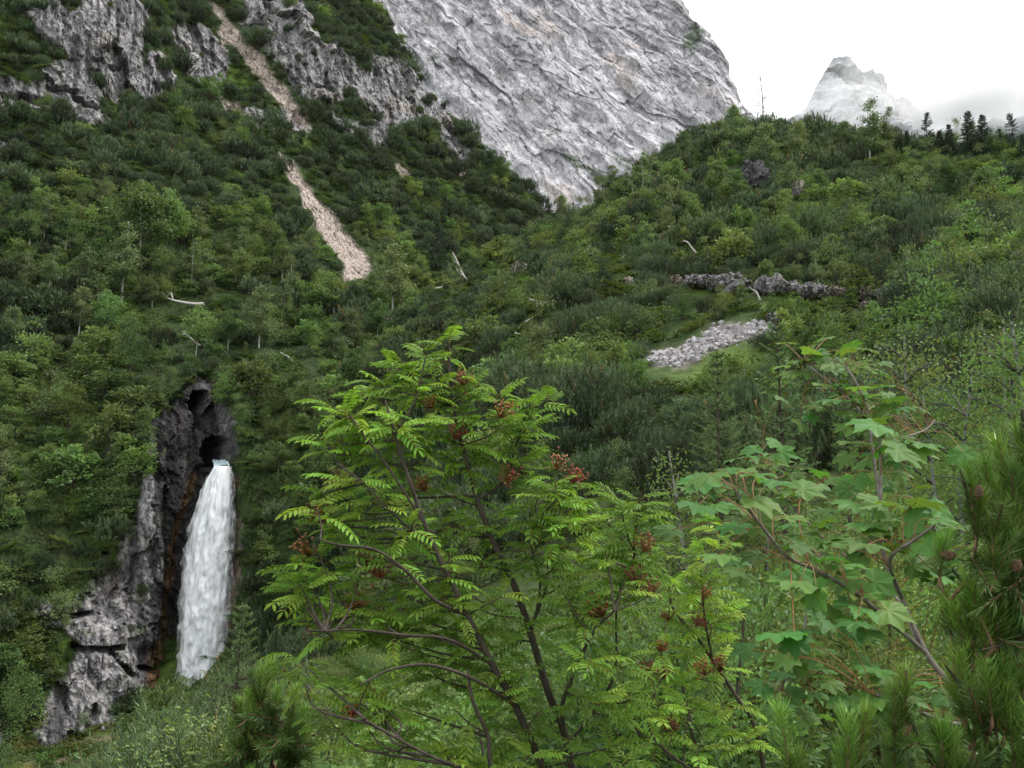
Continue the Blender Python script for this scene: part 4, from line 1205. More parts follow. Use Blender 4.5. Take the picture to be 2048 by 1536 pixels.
birch_p = [proto_birch(61, 7, 3000, 0.2, spread=0.2), proto_birch(62, 7, 3600, 0.2, spread=0.26), proto_birch(63, 7, 3800, 0.2, stems=3, spread=0.24), proto_birch(64, 7, 2200, 0.18, spread=0.16)]
syc_p = [proto_birch(71, 7, 3200, 0.28, 'shrub', 0.42, 1, 26), proto_birch(72, 7, 3200, 0.26, 'shrub', 0.36, 2, 26)]
spruce_p = [proto_spruce(81, 7, 0.24, 1.0, leaf=0.24, lw=0.06, per=14), proto_spruce(82, 7, 0.22, 0.8, leaf=0.24, lw=0.06, per=12), proto_spruce(83, 7, 0.17, 0.45, whorls=16, per=6)]
larch_p = [proto_spruce(86, 7, 0.2, 0.8, 'larch', 0.14, 20, per=8)]

def base_at(zone, px, py):
    if zone == 'L':
        return left_hit(px, py)
    q = hill_hit(px, py, 34)
    return q if q is not None else left_hit(px, py)

TREES = [  # zone, px, py of the foot, height in pixels, kind, variant, label
    ('L', 240, 606, 135, 'b', 0, 'tall pale birch with a white trunk in the middle of the steep slope'),
    ('L', 168, 642, 120, 'b', 1, 'bushy birch just left of the tallest birch on the slope'),
    ('L', 92, 610, 95, 'b', 3, 'thin birch in the small group by the left edge'),
    ('L', 50, 600, 80, 'b', 3, 'smallest birch in the group by the left edge'),
    ('L', 308, 650, 105, 'b', 1, 'round birch right of the grey fallen logs'),
    ('L', 300, 720, 110, 'b', 2, 'several-stemmed birch standing above the cave'),
    ('L', 155, 672, 85, 'b', 1, 'low grey-green birch left of the long fallen log'),
    ('L', 520, 695, 105, 'b', 1, 'broad pale birch to the upper right of the cave'),
    ('L', 562, 640, 80, 'b', 3, 'narrow birch at the foot of the scree chute'),
    ('L', 428, 612, 62, 'b', 0, 'little birch between the log pile and the scree chute'),
    ('L', 590, 610, 75, 'b', 3, 'wispy birch left of the foot of the scree chute'),
    ('L', 20, 700, 75, 'b', 1, 'birch at the left edge above the dark pines'),
    ('L', 785, 622, 115, 'b', 1, 'pale birch right below the end of the scree chute'),
    ('L', 740, 600, 60, 'b', 3, 'slim birch at the lower tip of the scree chute'),
    ('L', 278, 530, 140, 's', 0, 'largest bright green maple on the steep slope'),
    ('L', 335, 515, 105, 's', 1, 'second bright green maple on the steep slope'),
    ('L', 130, 500, 70, 's', 1, 'small leafy tree above the left birches'),
    ('L', 610, 840, 62, 's', 1, 'leafy tree on the slope right of the cave'),
    ('L', 555, 960, 60, 's', 0, 'leafy tree overhanging the slope right of the waterfall'),
    ('L', 545, 1060, 60, 's', 1, 'leafy tree low on the slope right of the waterfall'),
    ('L', 205, 285, 70, 'l', 0, 'light green larch under the dark cliff'),
    ('L', 365, 318, 75, 'l', 0, 'light green larch left of the scree strip'),
    ('L', 345, 425, 75, 'l', 0, 'pale larch above the bright green maples'),
    ('L', 872, 545, 105, 'p', 1, 'dark spruce in the hollow right of the scree chute'),
    ('L', 250, 470, 50, 'l', 0, 'small pale larch above the slope birches'),
    ('H', 1440, 330, 85, 'b', 2, 'multi-stemmed birch near the hilltop beside the rock wall'),
    ('H', 1475, 312, 90, 'b', 1, 'tallest full birch on the hilltop'),
    ('H', 1280, 345, 62, 'b', 1, 'yellow-green birch on the left shoulder of the hill'),
    ('H', 1225, 412, 70, 'b', 0, 'pale birch low on the left shoulder of the hill'),
    ('H', 1370, 330, 60, 'b', 1, 'birch on the hill left of the hilltop birches'),
    ('H', 1532, 345, 88, 'b', 1, 'leaning birch below the bare spruce on the hilltop'),
    ('H', 1600, 325, 75, 'b', 1, 'round birch below the dark hilltop spruce'),
    ('H', 1662, 345, 62, 'b', 3, 'bright little birch with a white trunk right of the hilltop'),
    ('H', 1740, 330, 120, 'b', 3, 'tall thin birch against the pale peak'),
    ('H', 1768, 320, 85, 'b', 3, 'thin birch just right of the tall thin birch'),
    ('H', 1690, 310, 60, 'b', 1, 'bushy birch on the crest left of the tall thin birch'),
    ('H', 1355, 450, 85, 'b', 2, 'pale birch clump on the dark left flank of the hill'),
    ('H', 1395, 470, 70, 's', 1, 'leafy tree on the left flank below the hilltop'),
    ('H', 1205, 440, 70, 'b', 3, 'twin-trunked bare birch on the far left of the hill'),
    ('H', 1790, 600, 60, 's', 0, 'leafy tree right of the ledge of grey rock'),
    ('H', 1900, 420, 80, 's', 1, 'leafy tree below the spruces on the crest'),
    ('H', 1980, 420, 75, 's', 0, 'broad leafy tree at the right end of the crest'),
    ('H', 1560, 450, 60, 's', 1, 'fresh green tree below the white boulder'),
    ('H', 1525, 268, 92, 'p', 2, 'bare thin spruce standing on the hilltop'),
    ('H', 1640, 268, 68, 'p', 1, 'dark leaning spruce on the hilltop'),
    ('H', 1795, 322, 32, 'p', 0, 'smallest spruce on the crest left of the others'),
    ('H', 1817, 322, 46, 'p', 0, 'small spruce on the crest beside the smallest one'),
    ('H', 1860, 325, 75, 'p', 1, 'open dark spruce, first tall one of the crest row'),
    ('H', 1883, 325, 48, 'p', 0, 'short spruce right of the first tall crest spruce'),
    ('H', 1902, 325, 58, 'p', 0, 'spruce in the middle of the crest row'),
    ('H', 1943, 330, 80, 'p', 0, 'dense spruce, left of the close pair on the crest'),
    ('H', 1971, 332, 76, 'p', 0, 'dense spruce, right of the close pair on the crest'),
    ('H', 2004, 330, 55, 'p', 1, 'thin spruce between the close pair and the last tall one'),
    ('H', 2028, 332, 80, 'p', 1, 'last tall spruce near the right edge of the crest'),
    ('H', 2050, 335, 50, 'p', 0, 'spruce cut by the right edge of the crest'),
]
_tr = np.random.RandomState(808)
_placed = [(t[1], t[2]) for t in TREES]
MORE = []
for _k in range(400):
    if len(MORE) >= 46: break
    if _tr.rand() < 0.5: zn_, x_, y_ = 'L', _tr.uniform(0, 760), _tr.uniform(470, 730)
    else: zn_, x_, y_ = 'H', _tr.uniform(1250, 2040), _tr.uniform(380, 640)
    if any((x_ - a) ** 2 + ((y_ - b) * 1.4) ** 2 < 48 ** 2 for a, b in _placed) or (zn_ == 'L' and poly_sd(SCREE[1], np.array([x_]), np.array([y_]))[0] > -30): continue
    _placed.append((x_, y_))
    kd_ = 'b' if _tr.rand() < 0.55 else 's'
    MORE.append((zn_, x_, y_, _tr.uniform(45, 85), kd_, _tr.randint(4) if kd_ == 'b' else _tr.randint(2), own_label('small pale birch' if kd_ == 'b' else 'small leafy tree', x_, y_ - 30, FAR_MARKS)))
for (zn, px_, py_, hp_, kd, vr, lb) in TREES + MORE:
    b = base_at(zn, px_, py_)
    if b is None:
        continue
    h = hp_ / FPX * b[1] * (1.3 if kd in 'bs' else (1.45 if zn == 'H' else 1.1))
    lean = (0, 0)
    if 'leaning spruce' in lb: lean = (0.0, -0.22)
    if kd == 'b': place_tree('birch_tree', birch_p[vr], b, h, 7, lb, 'tree', 'birches on the slopes', wide=1.1)
    elif kd == 's': place_tree('maple_tree', syc_p[vr], b, h, 7, lb, 'tree', 'leafy trees on the slopes')
    elif kd == 'l': place_tree('larch_tree', larch_p[0], b, h, 7, lb, 'tree', 'larches on the mountainside')
    else: place_tree('spruce_tree', spruce_p[vr], b, h, 7, lb, 'tree', 'spruces on the slopes', lean)

# ------------------------------------------------------------------ rocks on the hill
def rock_mesh(seed, sx, sy, sz, col, rough=0.35, n=26):
    u = np.linspace(0, 2 * np.pi, n * 2, endpoint=False); v = np.linspace(-np.pi / 2, np.pi / 2, n)
    U, Vv = np.meshgrid(u, v, indexing='ij')
    d = st(np.cos(Vv) * np.cos(U), np.cos(Vv) * np.sin(U), np.sin(Vv))
    d = np.sign(d) * np.abs(d) ** 0.85
    fh, ft = facets(d[..., 0] * 2.2 + seed, d[..., 2] * 1.3 + d[..., 1] * 1.2, 5)
    r = 1 + 0.30 * fh + rough * ridged(st(d[..., 0] * 2.6, d[..., 1] * 2.6, d[..., 2] * 0.8 + seed), 3) * 0.4 + 0.15 * fbm(d * 3.2 + seed, 4)
    P = d * r[..., None] * np.array([sx, sy, sz])
    i = np.arange(n * 2 * n).reshape(n * 2, n); j = np.roll(i, -1, 0)
    F = np.stack([i[:, :-1], j[:, :-1], j[:, 1:], i[:, 1:]], -1).reshape(-1, 4)
    c = np.asarray(col) * (1 + 0.4 * fbm(d * 3 + seed + 5, 4)[..., None])
    c = mixv(c, np.array([0.10, 0.09, 0.09]), 0.5 * sstep(0.2, 0.7, fbm(d * np.array([5, 5, 2.0]) + seed + 9, 4)))
    mb = MB(); mb.add(P.reshape(-1, 3), F, np.clip(c, 0.02, 0.8).reshape(-1, 3))
    return mb.mesh('rock', M['rock'], smooth=False)
for k, (px_, py_, wx_, hz_, cl, lb) in enumerate(ROCKS):
    b = base_at('H' if px_ > 900 else 'L', px_, py_ + hz_)
    s = b[1] / FPX
    o = obj('rock_outcrop', rock_mesh(3.3 * k, wx_ * s, 0.8 * wx_ * s, hz_ * s * 1.5, cl), loc=b + np.array([0, -0.9, hz_ * s * 0.75]), rot=(0, 0, 0.3 * rng.normal()))
    tag(o, lb, 'rock', 'rocks on the hillsides')

# ------------------------------------------------------------------ bleached fallen trunks
for k, (zn, x0, y0, x1, y1, rp, nbr, lb) in enumerate(LOGS):
    up = y0 < y1
    lo, hi = ((x1, y1), (x0, y0)) if up else ((x0, y0), (x1, y1))
    b = base_at(zn, *lo)
    s = b[1] / FPX
    lift = 0.7 + 0.4 * rng.rand()
    A = pix(lo[0], lo[1], b[1] - lift); Bv = pix(hi[0], hi[1], b[1] - lift + 0.25)
    mb = MB()
    S = spline([A, A * 0.62 + Bv * 0.38 + 0.25 * rng.normal(size=3) * s * 12, A * 0.25 + Bv * 0.75 + 0.25 * rng.normal(size=3) * s * 12, Bv], 12) - A
    tube(mb, S, np.linspace(rp * s * 1.15, rp * s * 0.5, 12), 6)
    Lg = np.linalg.norm(Bv - A)
    tr = obj('fallen_trunk', mb.mesh('fallen_trunk', M['deadwood'], smooth=True), loc=A)
    for q in range(nbr):
        t = rng.randint(3, 11)
        e = S[t] + unit(rng.normal(size=3) + (S[-1] / Lg) * 1.2 + np.array([0, -0.3, 0.3])) * Lg * (0.12 + 0.2 * rng.rand())
        m2 = MB(); tube(m2, spline([S[t], (S[t] + e) / 2 + 0.05 * Lg * rng.normal(size=3), e], 6), np.linspace(rp * s * 0.6, rp * s * 0.25, 6), 4)
        obj('branch', m2.mesh('branch', M['deadwood'], smooth=True), tr)
    tag(tr, lb, 'fallen trunk', 'bleached dead trunks')

# ------------------------------------------------------------------ the patch of loose stones on the hill
def stone_mesh(seed):
    r_ = np.random.RandomState(seed)
    V = np.array([(x, y, z) for x in (-1, 1) for y in (-1, 1) for z in (-1, 1)], float) * (0.75 + 0.5 * r_.rand(8, 3)) * 0.5
    V = np.vstack([V, [(0.1, 0, 0.75), (0, -0.75, 0.05)]])
    F3 = [(8, 1, 5), (8, 5, 7), (8, 7, 3), (8, 3, 1), (9, 0, 4), (9, 4, 5), (9, 5, 1), (9, 1, 0), (2, 6, 4), (2, 4, 0), (3, 7, 6), (3, 6, 2), (0, 1, 3), (0, 3, 2), (4, 6, 7), (4, 7, 5)]
    return V, np.array(F3)
stone_me = []
for k in range(6):
    V, F = stone_mesh(400 + k); mb = MB(); mb.add(V, F, np.array((0.40, 0.38, 0.385)) * (0.7 + 0.09 * k)); stone_me.append(mb.mesh('stone', M['stone']))
cand = rng.uniform((-10, 45), (60, 95), size=(60000, 2))
cp = st(cand[:, 0], cand[:, 1], hill_z(cand[:, 0], cand[:, 1]))
cx_, cy_ = proj(cp)
sdp = poly_sd(SCREE_PATCH, cx_, cy_)
cp = cp[sdp + 4 * rng.normal(size=len(cp)) > 1][:1900]
ssz = 0.12 + 0.30 * rng.rand(len(cp)) ** 2.2
order = np.argsort(-ssz / cp[:, 1])
ctr = cp.mean(0)
sp = empty('scree_patch', ctr)
tag(sp, 'patch of loose grey stones on the lower hill', 'scree')
for k in order[:290]:
    obj('stone', stone_me[rng.randint(6)], sp, cp[k] - ctr + np.array([0, 0, ssz[k] * 0.25]), (rng.rand() * 6, rng.rand() * 6, rng.rand() * 6), ssz[k] * np.array([1.3, 1.0, 0.7]))
mb = MB()
for k in order[290:]:
    V, F = stone_mesh(400 + k % 6)
    Rm = np.array(Matrix.Rotation(rng.rand() * 6, 3, Vector(rand_dirs(rng, 1)[0])))
    mb.add((V * ssz[k] * np.array([1.3, 1, 0.7])) @ Rm.T + cp[k] - ctr + np.array([0, 0, ssz[k] * 0.2]), F, np.array((0.40, 0.375, 0.375)) * (0.6 + 0.6 * rng.rand()))
tag(obj('small_stones', mb.mesh('small_stones', M['stone']), sp), kind='stuff')

# ------------------------------------------------------------------ cloud drifting round the far peak
def mat_cloud(rad, dens, core, nsc):
    m, nt, N, L, out = _mat('cloud_vapour')
    tc = N.new("ShaderNodeTexCoord")
    no = N.new("ShaderNodeTexNoise"); no.inputs["Scale"].default_value = nsc; no.inputs["Detail"].default_value = 5; no.inputs["Roughness"].default_value = 0.55
    L.new(tc.outputs["Object"], no.inputs["Vector"])
    ln = N.new("ShaderNodeVectorMath"); ln.operation = 'MULTIPLY'; ln.inputs[1].default_value = (1 / rad[0], 1 / rad[1], 1 / rad[2])
    L.new(tc.outputs["Object"], ln.inputs[0])
    le = N.new("ShaderNodeVectorMath"); le.operation = 'LENGTH'; L.new(ln.outputs[0], le.inputs[0])
    fa = N.new("ShaderNodeMapRange"); fa.inputs[1].default_value = 1.0; fa.inputs[2].default_value = 0.25; fa.inputs[3].default_value = -0.34; fa.inputs[4].default_value = core
    L.new(le.outputs["Value"], fa.inputs[0])
    ad_ = N.new("ShaderNodeMath"); ad_.operation = 'ADD'; L.new(no.outputs[0], ad_.inputs[0]); L.new(fa.outputs[0], ad_.inputs[1])
    mr = N.new("ShaderNodeMapRange"); mr.inputs[1].default_value = 0.44; mr.inputs[2].default_value = 0.75; mr.inputs[3].default_value = 0.0; mr.inputs[4].default_value = dens
    L.new(ad_.outputs[0], mr.inputs[0])
    v = N.new("ShaderNodeVolumePrincipled")
    v.inputs["Color"].default_value = (0.995, 0.995, 1, 1); v.inputs["Anisotropy"].default_value = 0.0
    L.new(mr.outputs[0], v.inputs["Density"]); L.new(v.outputs[0], out.inputs["Volume"])
    return m
for (c0, rad, dens, core, nsc, lb) in [(pix(1940, 205, 2080), (370.0, 190.0, 125.0), 0.020, 0.24, 0.0095, 'grey-white cloud bank drifting behind the crest spruces'),
                                       (pix(1735, 190, 1850), (300.0, 180.0, 150.0), 0.0027, 0.30, 0.008, 'thin veil of mist hanging round the far pinnacle')]:
    mb = MB()
    bx = np.array([(x, y, z) for x in (-1, 1) for y in (-1, 1) for z in (-1, 1)], float) * (np.array(rad) + 2)
    mb.add(bx, [(0, 1, 3, 2), (4, 6, 7, 5), (0, 4, 5, 1), (2, 3, 7, 6), (0, 2, 6, 4), (1, 5, 7, 3)])
    cl = obj('cloud', mb.mesh('cloud', mat_cloud(rad, dens, core, nsc)), loc=c0)
    tag(cl, lb, 'cloud', kind='stuff')

# ------------------------------------------------------------------ the air between here and the far rocks
m, nt, N, L, out = _mat('mountain_air')
v = N.new("ShaderNodeVolumePrincipled")
v.inputs["Color"].default_value = (0.90, 0.95, 1.0, 1)
v.inputs["Density"].default_value = 0.00002
L.new(v.outputs[0], out.inputs["Volume"])
mb = MB()
bx = np.array([(x, y, z) for x in (-9100, 9100) for y in (-9100, 9100) for z in (-77, 1250)], float)
mb.add(bx, [(0, 1, 3, 2), (4, 6, 7, 5), (0, 4, 5, 1), (2, 3, 7, 6), (0, 2, 6, 4), (1, 5, 7, 3)])
tag(obj('haze', mb.mesh('haze', m)), kind='stuff')

# ------------------------------------------------------------------ thickets close by: leafy shrubs and birch saplings 9 to 35 m away
near_me = [proto_shrub(131, 5200, 0.062, 0.62, 'near', h=1.9, w=0.95), proto_shrub(132, 5600, 0.052, 0.5, 'near', h=2.4, w=0.8), proto_shrub(133, 4600, 0.075, 0.6, 'near', h=1.7, w=1.1), proto_shrub(134, 4200, 0.085, 0.4, 'shrub', h=1.9, w=1.0)]
def _dull(pair):
    at = pair[0].attributes['col']; n = len(at.data)
    a = np.zeros(n * 4, np.float32); at.data.foreach_get('color', a); a = a.reshape(-1, 4); a[:, :3] *= 0.45; at.data.foreach_set('color', a.ravel())
    return pair
nbirch_p = [_dull(q) for q in [proto_birch(161, 5, 5200, 0.058, 'near', 0.26, 1, 46), proto_birch(162, 5, 5600, 0.055, 'near', 0.30, 2, 50), proto_birch(163, 5, 4600, 0.058, 'near', 0.22, 1, 44)]]
nspruce_p = [proto_spruce(181, 5, 0.26, 1.0, 'larch', 0.075, 26, 0.014, 0.03, 26), proto_spruce(182, 5, 0.22, 0.9, 'larch', 0.075, 26, 0.014, 0.03, 24)]

# crest line of the near growth in the photograph: how high the tops reach at each column
TOPX = [0, 150, 250, 330, 420, 520, 640, 760, 900, 1000, 1120, 1250, 1340, 1450, 1560, 1680, 1780, 1860, 1950, 2048]
TOPY = [1560, 1560, 1540, 1460, 1402, 1335, 1290, 1230, 1180, 1150, 1090, 980, 980, 960, 950, 900, 850, 820, 760, 720]
rng = np.random.RandomState(211)
spots = []
for k in range(900):
    y = 8.5 + 27 * rng.rand() ** 0.8
    px_ = rng.uniform(180, 2110)
    x = (px_ - 1024) / FPX * y
    z = float(hill_z(x, y))
    top = float(np.interp(px_, TOPX, TOPY)) + 60 * abs(rng.normal()) + (36 - y) * 9
    ztop = pix(px_, top, y)[2]
    h = ztop - z
    if h < 0.9 or h > 6.5:
        continue
    if any((x - q[0]) ** 2 + (y - q[1]) ** 2 < (0.30 * (q[3] + h) * 0.5 + 0.25) ** 2 for q in spots):
        continue
    spots.append((x, y, z, h, px_, top))
print('near shrubs', len(spots))
for k, (x, y, z, h, px_, top) in enumerate(spots):
    side = 'below the rowan tree' if px_ < 1300 else ('behind the maple branches' if px_ < 1750 else 'on the bank by the pine branches')
    if px_ < 560: side = 'in front of the waterfall foot'
    dist = 'close' if y < 15 else ('middle' if y < 24 else 'far')
    if h > 2.6 and rng.rand() < 0.45:
        o = place_tree('birch_sapling', nbirch_p[rng.randint(3)], (x, y, z), h, 5, own_label(size_word(h, 3, 4.6) + 'birch sapling topping out', px_, top, NEAR_MARKS), 'tree', 'birch saplings ' + side, wide=1.15)
    else:
        v = rng.randint(4)
        hh = [1.9, 2.4, 1.7, 1.9][v]
        s = h / (hh * 1.12)
        o = obj('leafy_bush', near_me[v], loc=(x, y, z), rot=(0, 0, rng.rand() * 6.28), scale=(min(s, 1.35) * 1.1, min(s, 1.35) * 1.1, s))
        tag(o, own_label(size_word(h, 1.8, 3.4) + 'small-leaved bush topping out', px_, top, NEAR_MARKS), 'bush', 'small-leaved bushes ' + side)

lrng = np.random.RandomState(515)
lay = []
for k in range(260):
    if len(lay) >= 62: break
    y = 5.0 + 4.5 * lrng.rand(); px_ = lrng.uniform(560, 1760)
    x = (px_ - 1024) / FPX * y
    z = float(hill_z(x, y))
    top = float(np.interp(px_, TOPX, TOPY)) + 130 + 230 * lrng.rand()
    if top > 1500: continue
    h = pix(px_, top, y)[2] - z
    if h < 0.6 or any((x - a) ** 2 + (y - b) ** 2 < 0.45 ** 2 for a, b in lay): continue
    lay.append((x, y))
    v = lrng.randint(4); s = h / ([1.9, 2.4, 1.7, 1.9][v] * 1.12)
    w = min(max(s, 0.45), 0.75)
    o = obj('leafy_bush', near_me[v], loc=(x, y, z), rot=(0, 0, lrng.rand() * 6.28), scale=(w, w, s))
    tag(o, own_label(size_word(h, 1.5, 2.6) + 'close leafy bush topping out', px_, top, NEAR_MARKS), 'bush', 'leafy bushes close behind the rowan')
NEAR_TREES = [('s', 0, 1440, 985, 700, 27, 'young spruce left of the maple, the paler of the two'), ('s', 1, 1562, 960, 640, 25, 'tallest young spruce behind the maple'), ('s', 1, 1690, 1040, 800, 22, 'thin young spruce behind the upper maple leaves'), ('s', 0, 500, 1560, 1205, 16, 'young spruce in front of the waterfall foot'),
              ('b', 0, 1800, 1050, 672, 17, 'birch with a fine pointed crown right of the maple top'), ('b', 1, 1880, 1100, 735, 14, 'glossy-leaved birch behind the pine tip'), ('b', 1, 1985, 1050, 655, 16, 'tall leafy birch at the right edge'), ('b', 0, 2070, 1050, 640, 13, 'birch cut by the right edge'),
              ('b', 2, 1390, 1320, 905, 13, 'slender birch with a pale trunk between rowan and maple'), ('b', 2, 1480, 1320, 960, 15, 'slender birch just behind the lowest maple spray'), ('b', 2, 640, 1560, 1310, 11, 'pale-leaved birch spray below the rowan'), ('s', 1, 470, 1560, 1360, 18, 'low spruce at the foot of the waterfall'), ('b', 1, 352, 1560, 1400, 15, 'leafy birch below the left edge of the waterfall'), ('s', 0, 565, 1560, 1335, 14, 'young spruce between the dark young pine and the rowan'), ('b', 0, 45, 1600, 1462, 9, 'low leafy birch twigs at the bottom corner below the grass'), ('s', 1, 455, 1560, 1345, 13, 'slim young spruce left of the dark young pine')]
for (kd, v, px_, pyb, pyt, y, lb) in NEAR_TREES:
    x = (px_ - 1024) / FPX * y
    z = float(hill_z(x, y))
    h = pix(px_, pyt, y)[2] - z
    if kd == 's': place_tree('young_spruce', nspruce_p[v], (x, y, z), h, 5, lb, 'tree', 'young spruces close by', wide=0.85)
    else: place_tree('birch_tree', nbirch_p[v], (x, y, z), h, 5, lb, 'tree', 'birches close by', wide=0.9)
nmugo_me = [proto_mugo(911 + k, 0.02, 900, 16, 0.062, 0.013) for k in range(3)]
for k, (px_, pyt, y) in enumerate([(268, 1478, 17), (310, 1455, 18), (358, 1415, 18), (330, 1495, 13), (452, 1415, 14), (420, 1470, 12)]):
    x = (px_ - 1024) / FPX * y
    z = float(hill_z(x, y))
    h = pix(px_, pyt, y)[2] - z
    o = obj('dwarf_pine', nmugo_me[k % 3], loc=(x, y, z), rot=(0, 0, k * 1.3), scale=(h / 1.9, h / 1.9, h / 1.5))
    tag(o, ['low dark dwarf pine left of the others by the grass', 'dark dwarf pine second from the left by the grass', 'tallest dark dwarf pine below the waterfall', 'nearest dark dwarf pine at the bottom edge', 'dark dwarf pine just left of the young spruce', 'dark dwarf pine left of the dark young pine'][k], 'bush', 'dwarf pines in front of the waterfall foot')
brng = np.random.RandomState(606)
for k in range(30):
    px_ = brng.uniform(340, 640); y = brng.uniform(9.5, 17)
    x = (px_ - 1024) / FPX * y
    z = float(hill_z(x, y))
    top = np.interp(px_, TOPX, TOPY) + 25 + 90 * brng.rand()
    h = pix(px_, top, y)[2] - z
    if h < 0.8: continue
    if brng.rand() < 0.38:
        o = obj('dwarf_pine', nmugo_me[k % 3], loc=(x, y, z), rot=(0, 0, k * 1.3), scale=(h / 2.0, h / 2.0, h / 1.55))
        tag(o, own_label('dark dwarf pine topping out', px_, top, NEAR_MARKS), 'bush', 'dwarf pines in front of the waterfall foot')
        continue
    v = 2 + brng.randint(2); hh = [1.9, 2.4, 1.7, 1.9][v]; s = h / (hh * 1.12)
    o = obj('leafy_bush', near_me[v], loc=(x, y, z), rot=(0, 0, brng.rand() * 6.28), scale=(min(s, 1.3) * 1.1, min(s, 1.3) * 1.1, s))
    tag(o, own_label(size_word(h, 1.8, 3.4) + 'small-leaved bush topping out', px_, top, NEAR_MARKS), 'bush', 'small-leaved bushes in front of the waterfall foot')
for k in range(16):
    px_ = 325 + 10 * k; y = brng.uniform(86, 95)
    x = (px_ - 1024) / FPX * y * 1.03
    z = float(hill_z(x, y))
    h = max(1.5, pix(px_, 1366 + 20 * brng.rand() + 0.12 * abs(px_ - 390), y)[2] - z)
    v = brng.randint(5); s = min(h / 2.5, 2.6)
    o = obj('leafy_shrub', shrub_me[v], loc=(x, y, z + max(0, h - 2.5 * s) * 0.6), rot=(0, 0, brng.rand() * 6.28), scale=(s * 0.8, s * 0.8, s))
    tag(o, 'bright green leafy shrub hiding the foot of the waterfall', 'bush', 'leafy shrubs at the foot of the waterfall')

# ------------------------------------------------------------------ rowan in the middle of the picture
def frame(d, up):
    """Rotation whose x axis is d and whose z axis leans to up."""
    x = unit(d); y = unit(np.cross(up, x)); z = np.cross(x, y)
    return np.stack([x, y, z], 1)

def pinnate(rng, L, pairs=7, droop=0.35):
    """One rowan leaf along +x, upper side +z: stalk and paired leaflets."""
    mb = MB()
    def rach(t):
        return np.array([L * t * (1 - 0.12 * droop * t), 0, L * (0.16 * t - droop * t * t)])
    tt = np.linspace(0, 1, 7)
    tube(mb, [rach(t) for t in tt], np.linspace(0.0016, 0.0008, 7), 3, (1.7, 0.9, 0.7))
    def leaflet(b, d, up, ln, wd, tint):
        F_ = frame(d, up)
        m = [(0, 0, 0), (0.42, 0, -0.03), (0.78, 0, -0.09), (1, 0, -0.17)]
        le = [(0.16, 0.30, 0.06), (0.45, 0.5, 0.05), (0.80, 0.36, -0.03)]
        P = [np.array([x * ln, y * wd, z * ln]) for x, y, z in m] + [np.array([x * ln, y * wd, z * ln]) for x, y, z in le] + [np.array([x * ln, -y * wd, z * ln]) for x, y, z in le]
        P = np.array(P) @ F_.T + b
        mb.add(P, [(0, 1, 5, 4), (1, 2, 6, 5), (0, 7, 8, 1), (1, 8, 9, 2)], np.array([1, 1, 1.0]) * tint)
        mb.add(P[[2, 3, 6, 9]], [(0, 1, 2), (0, 3, 1)], np.array([1, 1, 1.0]) * tint)
    for k in range(pairs):
        t = 0.24 + 0.70 * k / (pairs - 1)
        b = rach(t); tg = unit(rach(t + 0.03) - rach(t - 0.03))
        ln = L * (0.27 - 0.07 * abs(k / (pairs - 1) - 0.45)) * (0.92 + 0.16 * rng.rand())
        for s in (-1, 1):
            d = unit(tg * 0.55 + np.array([0, s * 0.95, 0]) + np.array([0, 0, -0.16 + 0.10 * rng.normal()]))
            up = unit(np.array([0, -s * 0.12, 1.0]) + 0.12 * rng.normal(size=3))
            leaflet(b, d, up, ln, ln * 0.38, 0.85 + 0.3 * rng.rand())
    leaflet(rach(1.0), unit(rach(1.0) - rach(0.95)), np.array([0, 0, 1.0]), L * 0.24, L * 0.085, 1.05)
    return mb

prng = np.random.RandomState(5)
leaf_mb = [pinnate(prng, 0.17, 7, 0.25), pinnate(prng, 0.17, 6, 0.45), pinnate(prng, 0.17, 7, 0.65), pinnate(prng, 0.17, 8, 0.35)]
rowan_leaf_me = [m.mesh('rowan_leaf', M['rowan']) for m in leaf_mb]

def berry_cluster(rng):
    mb = MB()
    ico = np.array([(0, 0, 1), (0.894, 0, 0.447), (0.276, 0.851, 0.447), (-0.724, 0.526, 0.447), (-0.724, -0.526, 0.447), (0.276, -0.851, 0.447), (0.724, 0.526, -0.447), (-0.276, 0.851, -0.447), (-0.894, 0, -0.447), (-0.276, -0.851, -0.447), (0.724, -0.526, -0.447), (0, 0, -1)])
    icf = [(0, 1, 2), (0, 2, 3), (0, 3, 4), (0, 4, 5), (0, 5, 1), (1, 6, 2), (2, 7, 3), (3, 8, 4), (4, 9, 5), (5, 10, 1), (6, 7, 2), (7, 8, 3), (8, 9, 4), (9, 10, 5), (10, 6, 1), (6, 11, 7), (7, 11, 8), (8, 11, 9), (9, 11, 10), (10, 11, 6)]
    for k in range(42):
        a = rng.rand() * 6.28; r = 0.034 * math.sqrt(rng.rand())
        p = np.array([r * math.cos(a), r * math.sin(a), 0.035 + 0.016 * rng.normal() - 6 * r * r])
        q = p * np.array([0.5, 0.5, 0.35])
        tube(mb, [np.zeros(3), q, p], [0.0014, 0.001, 0.0007], 3, (0.55, 0.75, 0.6))
        mb.add(ico * (0.0031 + 0.0012 * rng.rand()) + p, icf, np.array([1, 1, 1.0]) * (0.7 + 0.6 * rng.rand()) * np.array([1, 0.8 + 0.7 * rng.rand(), 1]))
    return mb.mesh('berry_cluster', M['berry'])
berry_me = [berry_cluster(np.random.RandomState(70 + k)) for k in range(3)]

